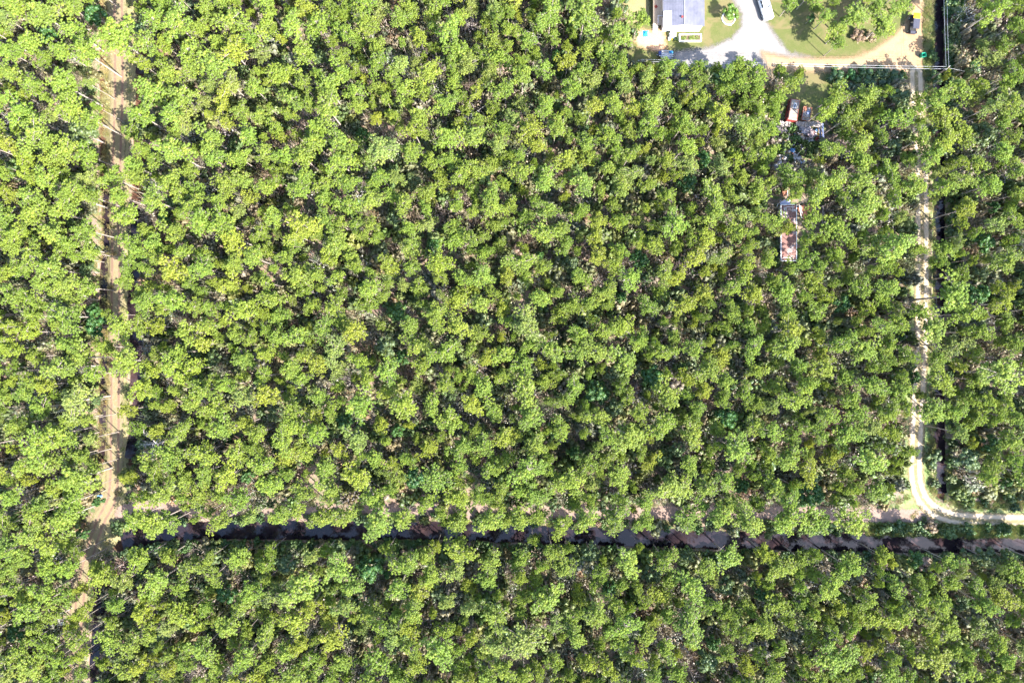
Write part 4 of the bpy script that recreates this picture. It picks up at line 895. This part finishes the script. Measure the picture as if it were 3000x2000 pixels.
for s_ in (-1, 1):
    for yy in (-1.75, 1.75): wheel(tk, s_ * .84, yy, .39, .26)
    B = MB(); B.box((s_ * 1.02, 0, .38), (.14, 2.4, .06))
    B.build("side_step", M_BLK, tk)
    B = MB(); B.box((s_ * 1.04, 1.15, 1.12), (.22, .12, .16)); B.build("mirror", M_BLK, tk)
    B = MB(); B.box((s_ * .75, 2.745, .78), (.34, .05, .16)); B.build("headlight", M_METAL, tk)
    B = MB(); B.box((s_ * .86, -2.765, .85), (.14, .05, .34)); B.build("tail_light", M_RED, tk)
    for yy in (-.3, .75):
        B = MB(); B.box((s_ * .973, yy, .95), (.03, .16, .04)); B.build("door_handle", M_METAL, tk)

# --- yellow utility vehicle with a black roof
q = W(2680.5, 69, 1.2); uv = empty("utility_vehicle", (q.x, q.y, 0), math.radians(-6), "yellow utility vehicle with flat charcoal roof parked on the sandy track", "utility vehicle")
B = MB(); rounded_prof(B, [(-1.75, .35), (-1.75, .75), (-.6, .8), (-.55, .5), (.55, .5), (.6, .95), (1.35, 1.05), (1.75, .85), (1.8, .4)], 1.2, 0); B.build("body", M_DARK, uv)
B = MB(); B.box((0, 1.22, 1.70), (1.26, 1.08, .08)); B.box((0, 1.74, 1.55), (1.2, .08, .3)); o = B.build("front_canopy", M_YEL, uv); o['label'] = "yellow front canopy"
B = MB(); B.box((0, -.3, 1.78), (1.26, 1.95, .07)); B.box((0, -.3, 1.83), (1.1, 1.8, .04)); B.build("roof", M_BLK, uv)
for sx_ in (-.56, .56):
    for sy_ in (-1.15, .58):
        B = MB(); B.tube([(sx_, sy_, .5), (sx_ * .96, sy_, 1.77)], .03, 6); B.build("roof_post", M_DARK, uv)
B = MB(); B.tube([(-.5, 1.5, .9), (-.5, 1.5, 1.6)], .025, 6); B.tube([(.5, 1.5, .9), (.5, 1.5, 1.6)], .025, 6); B.build("canopy_frame", M_DARK, uv)
B = MB(); B.box((0, -.15, .75), (1.1, .5, .25)); B.box((0, -.42, 1.05), (1.1, .14, .5)); B.build("seat", M_BLK, uv)
B = MB(); B.box((0, -1.62, .95), (1.2, .5, .06)); B.box((-.58, -1.62, 1.05), (.05, .5, .2)); B.box((.58, -1.62, 1.05), (.05, .5, .2)); B.build("cargo_rack", M_BLK, uv)
for s_ in (-1, 1):
    for yy in (-1.25, 1.3): wheel(uv, s_ * .62, yy, .32, .24)
# --- green wheeled bin
q = W(2707.5, 160.5, 1.0); bn = empty("wheeled_bin", (q.x, q.y, 0), .1, "open green wheeled bin on the grass verge right of the sandy junction", "bin")
B = MB(); ww, dd = .82, .72; lo = .74
vs = []
for k_, z_ in ((lo, .05), (1, 1.02), (.9, 1.02), (.68, .12)): vs += [(-ww / 2 * k_, -dd / 2 * k_, z_), (ww / 2 * k_, -dd / 2 * k_, z_), (ww / 2 * k_, dd / 2 * k_, z_), (-ww / 2 * k_, dd / 2 * k_, z_)]
fs = [(3, 2, 1, 0), (12, 13, 14, 15)]
for l_ in range(3):
    for i in range(4): fs.append((l_ * 4 + i, l_ * 4 + (i + 1) % 4, l_ * 4 + 4 + (i + 1) % 4, l_ * 4 + 4 + i))
B.add(vs, fs); B.build("body", M_GBIN, bn)
B = MB(); B.box((0, dd / 2 + .08, .62), (ww, .05, .8), rx=.12); B.build("lid", M_GBIN, bn)
for s_ in (-1, 1):
    B = MB(); B.tube([(s_ * .36 - .03, dd / 2 - .05, .13), (s_ * .36 + .03, dd / 2 - .05, .13)], .13, 12); B.build("wheel", M_DARK, bn)

# --- white utility trailer with ladder
q = W(1951, 160, .8); ut = empty("utility_trailer", (q.x, q.y, 0), -.04, "small white utility trailer loaded with a ladder and blue sheet in tree shade", "trailer")
B = MB(); B.box((.15, 0, .5), (2.1, 1.55, .08))
for s_ in (-1, 1): B.box((.15, s_ * .75, .68), (2.1, .05, .36))
B.box((1.18, 0, .68), (.05, 1.5, .36)); B.box((-.88, 0, .68), (.05, 1.5, .36)); B.build("bed", M_METAL, ut)
B = MB(); B.box((.15, 0, .545), (2.0, 1.45, .01)); B.build("bed_floor", M_GREYW, ut)
B = MB(); B.box((-1.18, .2, .75), (.55, .75, .5)); o = B.build("toolbox", plain("navy_paint", (.02, .03, .12), .4), ut)
B = MB(); B.tube([(-.9, -.3, .45), (-1.7, 0, .42)], .04, 6); B.tube([(-.9, .3, .45), (-1.7, 0, .42)], .04, 6); B.build("drawbar", M_METAL, ut)
for s_ in (-1, 1):
    B = MB(); B.tube([(.15 - .3, s_ * .9, .3), (.15 - .3, s_ * .9, .301)], .3, 3) if False else B.tube([(-.1, s_ * .82, .3), (-.1, s_ * .97, .3)], .3, 16); B.build("wheel", M_DARK, ut)
q2 = W(1952, 161, 1.0); ld = empty("ladder", (q2.x, q2.y - .05, .93), -.06, "aluminium ladder laid across the top of the white utility trailer", "ladder")
for s_ in (-1, 1):
    B = MB(); B.box((0, s_ * .2, 0), (2.75, .06, .09)); B.build("rail", M_WHITE, ld)
for k in range(10):
    B = MB(); B.tube([(-1.2 + k * .267, -.2, 0), (-1.2 + k * .267, .2, 0)], .022, 6); B.build("rung", M_METAL, ld)
q = W(1966, 153, .7); crumple("blue_sheet", (q.x, q.y, .56), .75, .45, .5, M_BLUE, 6, "folded bright blue sheet on the white trailer's right end", "sheet", 7)

# --- poles and wires
Ht = W(2779.5, 198, 0); zt = H * (1 - (2720 - 1500) / (2779.5 - 1500)); top = W(2779.5, 198, zt)
def lean_pole(x, y, z, r0_, r1_, label, arm=None):
    q = W(x, y, z); o = empty("utility_pole", (q.x, q.y, 0), 0, label, "pole", "wooden utility poles")
    B = MB(); B.tube([(0, 0, -.3), (0, 0, z * .5), (0, 0, z)], [r0_, (r0_ + r1_) / 2, r1_], 10); B.build("post", M_POLE, o)
    if arm:
        a = arm; B = MB(); B.box((0, 0, z - .25), (1.1, .1, .1), rz=a); B.build("crossarm", M_GREYW, o)
        for s_ in (-.45, .45):
            B = MB(); B.tube([(s_ * math.cos(a), s_ * math.sin(a), z - .2), (s_ * math.cos(a), s_ * math.sin(a), z - .05)], .05, 8); B.build("insulator", M_METAL, o)
    return Vector((q.x, q.y, z))
A = lean_pole(2779.5, 198, zt, .15, .11, "wooden utility pole where the wires turn, right of the sandy junction", .8)
Bp = lean_pole(2826, 209, 4.3, .12, .09, "short guy stub pole right of the main utility pole, among shrubs")
Cp = lean_pole(1878, 176, 6.4, .15, .11, "wooden utility pole at the yard's left edge, half hidden by pines", .1)
M_WIRE = plain("bright_wire", (.5, .5, .52), .5, .0, var=.05)
def wire(p0, p1, sag, label, group, rad=.017):
    B = MB(); ps = []
    for i in range(25):
        u = i / 24; v = Vector(p0).lerp(Vector(p1), u); v.z -= sag * 4 * u * (1 - u); ps.append(v)
    B.tube(ps, rad, 4); o = B.build("power_line", M_WIRE); tag(o, label, "wire", group)
wire(A + Vector((-.4, .18, -.1)), Cp + Vector((0, .15, -.1)), .35, "upper of two wires running left from the corner pole above the sand road", "overhead wires")
wire(A + Vector((-.4, -.25, -.1)), Cp + Vector((0, -.2, -.1)), .35, "lower of two wires running left from the corner pole above the sand road", "overhead wires")
wire(A + Vector((-.45, .1, -.05)), W(2765, -20, zt) + Vector((0, 20, 0)) * 0 , .05, "left of two wires running up from the corner pole to the top edge", "overhead wires")
wire(A + Vector((.05, .1, -.05)), W(2774.5, -20, zt), .05, "right of two wires running up from the corner pole to the top edge", "overhead wires")
wire(A + Vector((0, 0, -.2)), Bp, .02, "short guy wire between the corner pole and its stub pole", "overhead wires", .014)
gq = W(2764, 224); wire(A + Vector((0, 0, -.3)), gq, 0, "guy wire from the corner pole down to the ground", "overhead wires", .012)

# --- abandoned mobile home with a rusty roof
m, t, p = newmat("rusty_flaking_roof"); M_RUST = m; g = t.nodes.new("ShaderNodeTexCoord").outputs['Object']
br = t.nodes.new("ShaderNodeTexBrick"); br.inputs['Scale'].default_value = .9; br.inputs['Mortar Size'].default_value = .05; br.offset = .37; br.inputs['Color1'].default_value = (0, 0, 0, 1); br.inputs['Color2'].default_value = (0, 0, 0, 1); br.inputs['Mortar'].default_value = (1, 1, 1, 1); L(t, g, br.inputs['Vector'])
n1 = noise(t, .9, 5, .7, g, .5); nb_ = noise(t, 4, 5, .7, g)
rust = ramp(t, nb_, [(.3, (.12, .055, .045)), (.7, (.24, .12, .10))])
fl = mth(t, 'ADD', mth(t, 'MULTIPLY', br.outputs['Fac'], .6), mth(t, 'MULTIPLY', smooth(t, n1, .5, .62), .75))
fl = mth(t, 'MULTIPLY', fl, smooth(t, noise(t, .5, 3, .6, g), .50, .64), clamp=True)
L(t, mixc(t, fl, rust, (.50, .48, .47)), p.inputs['Base Color']); p.inputs['Roughness'].default_value = .8
a, c = W(2288, 600, 2.6), W(2333.5, 764, 2.6); w2, d2 = c.x - a.x, a.y - c.y
mh = empty("mobile_home", ((a.x + c.x) / 2, (a.y + c.y) / 2, 0), 0, "abandoned mobile home with rusty flaking roof and white rim under pines", "mobile home")
B = MB(); B.box((0, 0, 1.4), (w2 - .12, d2 - .12, 2.2)); B.build("wall", plain("dirty_white_siding", (.48, .47, .45), .7, var=.35, scale=1.5), mh)
B = MB(); B.box((0, 0, 2.54), (w2 - .1, d2 - .1, .08)); rf_ = B.build("roof", M_RUST, mh)
B = MB()
for s_ in (-1, 1): B.box((s_ * w2 / 2, 0, 2.58), (.11, d2, .16)); B.box((0, s_ * d2 / 2, 2.577), (w2 - .12, .11, .154))
B.build("trim", M_WHITE, rf_)
B = MB(); B.box((-.7, d2 / 2 - .75, 2.66), (.6, .6, .16)); B.build("roof_vent", M_GREYW, rf_)
B = MB(); B.box((.3, d2 / 2 - .42, 2.61), (1.5, .08, .04)); B.box((.8, d2 / 2 - .9, 2.61), (.08, .9, .04)); B.box((-.2, -d2 / 2 + .6, 2.61), (1.8, .08, .04)); B.build("roof_battens", M_WHITE, rf_)
for s_ in (-1, 1):
    for k in range(3): bb = MB(); bb.box((s_ * (w2 / 2 - .05), -3.4 + k * 3.3, 1.6), (.05, 1.1, .8)); bb.build("window", M_GLASS, mh)
# scrap near it
def slab(name, x, y, z, dims, rz, mat, label, cat, tilt=0.0, group=None):
    q = W(x, y, z); B = MB(); B.box((0, 0, 0), dims); B.box((0, 0, dims[2] * .9), (dims[0] * .94, dims[1] * .9, dims[2] * .8)); o = B.build(name, mat); o.location = (q.x, q.y, z); o.rotation_euler = (tilt, 0, rz); return tag(o, label, cat, group)
M_RUSTY = plain("rusty_sheet_metal", (.30, .12, .07), .8, var=.5, scale=2)
slab("metal_sheet", 2354, 621, .25, (1.6, 2.6, .05), .5, M_RUSTY, "rusty sheet of metal lying right of the abandoned mobile home", "scrap metal", .08)
slab("metal_sheet", 2368, 614, .4, (1.2, 2.0, .05), -.4, M_RUSTY, "second rusty sheet, propped on the first beside the mobile home", "scrap metal", .15)
q = W(2341, 618, .6); B = MB(); B.tube([(0, 1.2, 0), (.25, -.6, .1), (.5, -1.4, 0), (.75, -1.2, 0)], .06, 6); B.tube([(.2, 1.0, .1), (.6, -.7, .1)], .06, 6); o = B.build("bent_frame", M_WHITE); o.location = (q.x, q.y, .6); tag(o, "bent white metal frame leaning at the mobile home's upper right corner", "frame")
slab("metal_beam", 2411, 629, .5, (.32, 3.6, .14), .0, M_GREYW, "long grey beam lying in dark shade right of the mobile home", "beam")
slab("wall_panel", 2393, 588, .6, (.9, .7, .10), .1, plain("pale_blue_panel", (.32, .34, .48), .6), "pale blue-grey panel in shade above the long grey beam", "panel", .1)
slab("wall_panel", 2300, 593, .8, (2.0, .9, .08), .05, plain("blue_white_panel", (.45, .47, .62), .6), "pale blue panel at the upper end of the mobile home", "panel", .1)
slab("wall_panel", 2299, 560, .7, (1.0, 1.8, .08), .2, M_RUSTY, "rust-red panel standing above the mobile home's top end", "panel", .1)
slab("board", 2307, 566, 1.0, (.09, 3.0, .08), -.05, M_WHITE, "long white board beside the rust-red panel above the mobile home", "board")
slab("board", 2276, 604, .8, (.08, 1.5, .08), -.4, M_WHITE, "short white board leaning left of the mobile home's top corner", "board", .2)

# --- old red camper and flatbed beside it
m, t, p = newmat("stained_beige_roof"); M_STAIN = m; g = t.nodes.new("ShaderNodeTexCoord").outputs['Object']
L(t, mixc(t, smooth(t, noise(t, 2.2, 6, .7, g), .45, .6), (.24, .21, .17), mixc(t, noise(t, 9, 4, .7, g), (.12, .08, .07), (.38, .27, .22))), p.inputs['Base Color']); p.inputs['Roughness'].default_value = .7
q = W(2326, 322, 1.8); cv = empty("camper_van", (q.x, q.y, 0), math.radians(-9), "old red camper van with stained beige roof and open hatch in the shade", "van")
B = MB(); B.box((0, 0, 1.15), (1.95, 4.2, 1.3), taper=.97); B.build("body", M_RED, cv)
B = MB(); B.box((0, -.02, 1.87), (1.72, 3.9, .14), taper=.93); r_ = B.build("roof", M_STAIN, cv)
B = MB(); B.box((0, .75, 1.98), (.5, .95, .08)); hb_ = B.build("roof_hatch", M_METAL, r_)
B = MB(); B.box((0, .75, 2.025), (.3, .75, .03)); B.build("hatch_opening", M_GLASS, hb_)
B = MB()
for s_ in (-1, 1): B.box((s_ * .8, 0, 1.98), (.05, 3.5, .05))
for yy in (-1.6, -.8, 0, 1.6): B.box((.35, yy, 1.975), (.85, .05, .045))
B.build("roof_rack", M_RUSTY, r_)
B = MB(); B.box((0, 2.14, .75), (1.7, .14, .3)); B.box((0, -2.14, .7), (1.75, .14, .3)); B.build("bumper", M_RED, cv)
B = MB(); B.box((0, 2.06, 1.4), (1.5, .06, .5)); B.build("windshield", M_GLASS, cv)
for s_ in (-1, 1):
    for yy in (-1.3, 1.3): wheel(cv, s_ * .88, yy, .33, .2)
    for yy in (-1.1, .1, 1.2): B = MB(); B.box((s_ * .975, yy, 1.42), (.04, .8, .4)); B.build("window", M_GLASS, cv)
    B = MB(); B.box((s_ * .98, -.6, .75), (.1, 1.2, .35)); B.build("side_panel", M_RED, cv)
q = W(2363, 334, 1.0); fb = empty("flatbed_trailer", (q.x, q.y, 0), math.radians(-9), "small rusty slatted flatbed trailer with scrap, right of the red camper", "trailer")
B = MB()
for k in range(7): B.box((-.66 + k * .22, 0, .9), (.15, 2.6, .05))
B.build("deck", M_GREYW, fb)
B = MB()
for s_ in (-1, 1): B.box((s_ * .79, 0, 1.0), (.07, 2.7, .28)); B.box((0, s_ * 1.32, .998), (1.5, .07, .27))
B.box((0, .3, .94), (1.5, .06, .05)); B.box((0, -.6, .94), (1.5, .06, .05)); B.build("frame", M_RUSTY, fb)
for s_ in (-1, 1): wheel(fb, s_ * .72, 0, .32, .2)
B = MB(); B.tube([(0, 1.3, .6), (0, 2.0, .5)], .05, 6); B.build("drawbar", M_RUSTY, fb)
for i_, (x, y, mt, lb) in enumerate(((2360, 320, M_RUSTY, "rusty crumpled scrap at the upper end of the small flatbed"), (2359, 345, M_STAIN, "beige crumpled scrap at the lower end of the small flatbed"), (2368, 330, plain("dull_blue", (.12, .16, .3), .6), "dull blue crumpled scrap on the small flatbed's right side"))):
    q = W(x, y, .95); crumple("scrap", (q.x, q.y, .93), .55, .7, .35, mt, 30 + i_, lb, "scrap", 6, rz=i_)

M_DUSTY = plain("dusty_white", (.36, .34, .33), .7, var=.35, scale=3); M_DULLB = plain("dull_blue_sheet", (.06, .15, .30), .6, var=.4, scale=3)
# --- collapsed shed and rubbish
cs = empty("collapsed_shed", (W(2350, 385).x, W(2350, 385).y, 0), 0, "collapsed shed of crumpled grey roofing with a long blue-grey wall on its right", "shed")
def relb(B, name, mat, x, y, z, rz=0, rx=0, ry=0):
    o = B.build(name, mat, cs); q = W(x, y, z); o.location = (q.x - cs.location.x, q.y - cs.location.y, z); o.rotation_euler = (rx, ry, rz); return o
def ragged(nx, ny, sx, sy, amp, seed):
    r = np.random.default_rng(seed); vs = []; fs = []
    for i in range(nx):
        for j in range(ny):
            u = i / (nx - 1) - .5; v = j / (ny - 1) - .5; vs.append((u * sx + r.uniform(-.08, .08), v * sy + r.uniform(-.06, .06) + amp * .3 * math.sin(u * 9), amp * (r.uniform(-.5, .5) + .5 * math.sin(u * 20 + v * 3))))
    for i in range(nx - 1):
        for j in range(ny - 1): a = i * ny + j; fs.append((a, a + ny, a + ny + 1, a + 1))
    n0 = len(vs); vs += [(x_, y_, z_ - .05) for x_, y_, z_ in vs]; fs += [tuple(reversed([k_ + n0 for k_ in f_])) for f_ in fs]
    rim = list(range(ny)) + [i * ny + ny - 1 for i in range(1, nx)] + [(nx - 1) * ny + j for j in range(ny - 2, -1, -1)] + [i * ny for i in range(nx - 2, 0, -1)]
    for a, b2 in zip(rim, rim[1:] + rim[:1]): fs.append((a, b2, b2 + n0, a + n0))
    B = MB(); B.add(vs, fs); return B
M_TARP = plain("weathered_roofing", (.24, .205, .185), .7, var=.45, scale=1.6)
M_TARPB = plain("blue_grey_wall", (.09, .11, .19), .6, var=.4, scale=1.5)
relb(ragged(18, 5, 5.2, .9, .25, 41), "roof_sheet", M_TARP, 2371, 364, 1.3, -.05, .2)
relb(ragged(12, 6, 2.2, .9, .25, 42), "roof_sheet", M_TARP, 2301, 363, 1.1, -.15, .2)
relb(ragged(5, 16, .5, 3.7, .12, 43), "wall_panel", M_TARPB, 2411, 390, 1.2, .02, 0, .3)
relb(ragged(5, 14, .35, 3.1, .12, 44), "wall_panel", M_TARPB, 2403, 385, .9, .05, 0, -.3)
relb(ragged(8, 8, 1.9, 2.3, .5, 45), "roof_sheet", M_TARP, 2290, 376, .8, .3)
relb(ragged(9, 8, 2.0, 1.4, .4, 46), "tarp", plain("pale_tarp", (.34, .31, .33), .6, var=.25, scale=2), 2362, 378, .9, .2)
relb(ragged(9, 8, 1.6, 1.6, .4, 47), "tarp", plain("pinkish_tarp", (.30, .23, .23), .6, var=.3, scale=2), 2378, 392, .9, .6)
# the heap nobody could count
rh = np.random.default_rng(90); B = MB()
mats = [plain("rubbish_" + n_, c_, .7, var=.4, scale=3) for n_, c_ in (("white", (.38, .36, .35)), ("brown", (.25, .17, .11)), ("blue", (.06, .12, .24)), ("dark", (.06, .06, .07)), ("grey", (.32, .31, .33)), ("rust", (.30, .13, .08)))]
for k in range(260):
    x = rh.uniform(2280, 2398); y = rh.uniform(372, 478)
    if y > 420 and (x > 2360 or x < 2268 + (y - 420) * .3): continue
    q = W(x, y); B.cur = int(rh.choice(6, p=[.16, .24, .06, .22, .22, .10])); s = rh.uniform(.1, .45)
    B.box((q.x, q.y, rh.uniform(.05, .5)), (s, s * rh.uniform(.4, 2.4), s * rh.uniform(.15, .6)), rz=rh.uniform(0, 3), rx=rh.uniform(-.5, .5), ry=rh.uniform(-.5, .5), taper=rh.uniform(.6, 1))
B.cur = 0
tag(B.build("rubbish_heap", mats), "spread heap of mixed scrap and rubbish below the collapsed shed", "rubbish", kind='stuff')
for i_, (x, y, sx_, sy_, mt, nm, lb) in enumerate((
    (2383, 389, .8, .5, M_RED, "red_cloth", "bright red cloth on the collapsed shed's rubbish"),
    (2394, 406, .8, .45, M_RED, "red_panel_scrap", "faded red scrap near the shed's lower right corner"),
    (2398, 393, .35, .4, M_YEL, "yellow_scrap", "small yellow scrap at the foot of the blue-grey wall"),
    (2391, 382, .6, .5, M_DULLB, "blue_scrap", "small blue crumpled sheet above the bright red cloth"),
    (2322, 440, .9, .7, M_DULLB, "blue_sack", "blue crumpled sack in the middle of the rubbish heap"),
    (2343, 463, .8, .7, M_DUSTY, "white_sack", "white sack at the lower right of the rubbish heap"),
    (2300, 464, .7, .5, M_DUSTY, "white_sack", "small white sack at the lower middle of the rubbish heap"),
    (2284, 476, .6, .9, M_DUSTY, "white_sack", "long white sack at the lower left of the rubbish heap"),
    (2332, 457, .9, .4, M_DUSTY, "white_sheet", "pale crumpled sheet just left of the rubbish heap's lower right sack"),
    (2274, 490, .8, 1.2, M_DUSTY, "white_sheet", "pale crumpled sheet below the rubbish heap, nearest the wood"),
)):
    q = W(x, y, .5); crumple(nm, (q.x, q.y, .45), sx_, sy_, .35, mt, 60 + i_, lb, "scrap", 7, rz=i_ * .7)
for i_, (x1, y1, x2, y2, lb) in enumerate(((2335, 455, 2357, 428, "long pale branch lying across the rubbish heap"), (2399, 410, 2413, 400, "white pole at the shed's lower right corner"), (2308, 415, 2312, 388, "thin white pole in the left of the collapsed shed"))):
    p1, p2 = W(x1, y1, .7), W(x2, y2, .9); B = MB(); md = (p1 + p2) / 2 + Vector((.05, .05, .05)); B.tube([p1, md, p2], [.07, .06, .03], 6); tag(B.build("pole", M_DEAD), lb, "pole")
# wooden rungs of a pallet stack in the rubbish
q = W(2348, 402, .5); plt = empty("pallet", (q.x, q.y, .3), .1, "broken brown wooden pallet among the rubbish below the collapsed shed", "pallet")
for k in range(6):
    B = MB(); B.box((0, -.7 + k * .28, .1), (1.0, .12, .03)); B.build("slat", M_WOOD, plt)
for s_ in (-1, 1): B = MB(); B.box((s_ * .42, 0, .04), (.1, 1.6, .09)); B.build("runner", M_WOOD, plt)

# --- small things dropped along the left track
def barrel(x, y, mat, label, name="barrel", s=1.0):
    q = W(x, y, .5); B = MB(); B.tube([(0, 0, 0), (0, 0, .25), (0, 0, .6), (0, 0, .85)], [.28 * s, .31 * s, .31 * s, .28 * s], 14); B.tube([(0, 0, .85), (0, 0, .88)], .3 * s, 14); o = B.build(name, mat); o.location = (q.x, q.y, 0); tag(o, label, "barrel")
barrel(292, 1453, plain("barrel_blue", (.16, .30, .60), .4), "blue barrel at the edge of the wood left of the track's pale sand")
barrel(515, 1465, M_WHITE, "white barrel under the pines above the canal's left end", s=.9)
for i_, (x, y, lb) in enumerate(((181, 1826, "white crumpled sheet in the lower left wood"), (180, 1791, "small white sheet just above the larger one in the lower left wood"), (167, 1928, "white sheet with dark edge at the lowest clearing on the left"))):
    q = W(x, y); crumple("plastic_sheet", (q.x, q.y, .02), 1.1 - i_ * .2, .8, .3, M_WHITE, 80 + i_, lb, "plastic sheet", 7)
# bushes in the open, each its own
for i_, (x, y, r_, h_, tn, lb) in enumerate((
    (2515, 105, 1.5, 1.3, (.28, .19, .13), "brown dry bush at the edge of the pines above the sand road"),
    (2550, 108, 1.4, 1.2, (.26, .20, .12), "second brown dry bush, right of the first above the sand road"),
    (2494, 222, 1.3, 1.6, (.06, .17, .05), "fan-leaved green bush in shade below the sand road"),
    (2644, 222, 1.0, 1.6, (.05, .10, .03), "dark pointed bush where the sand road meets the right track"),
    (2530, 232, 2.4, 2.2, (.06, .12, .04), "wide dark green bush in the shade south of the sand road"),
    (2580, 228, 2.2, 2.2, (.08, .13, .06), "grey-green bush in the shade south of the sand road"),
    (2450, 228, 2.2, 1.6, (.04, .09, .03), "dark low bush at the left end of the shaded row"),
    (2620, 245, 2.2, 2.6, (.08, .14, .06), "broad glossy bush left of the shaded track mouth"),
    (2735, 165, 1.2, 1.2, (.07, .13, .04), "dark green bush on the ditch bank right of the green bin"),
    (2796, 145, 1.9, 1.2, (.38, .22, .17), "pink-brown dry bush right of the wires"),
    (2738, 230, 1.5, 1.6, (.07, .13, .04), "green bush on the ditch bank below the junction"),
    (2655, 1420, 1.2, 1.2, (.09, .13, .04), "green bush on the left side of the sandy bend"),
    (2960, 1455, 1.6, 1.4, (.10, .15, .04), "green bush in the grassy corner inside the bend"),
    (2640, 1548, 1.6, 1.1, (.05, .11, .03), "dark green bush between the sandy bend and the canal"),
    (2700, 1546, 1.3, 1.0, (.07, .13, .04), "middle green bush between the sandy bend and the canal"),
    (2840, 1553, 1.5, 1.0, (.06, .12, .03), "dark green bush between the right track and the canal"),
    (2945, 1553, 1.5, 1.0, (.06, .12, .03), "rightmost green bush between the track and the canal"),
)):
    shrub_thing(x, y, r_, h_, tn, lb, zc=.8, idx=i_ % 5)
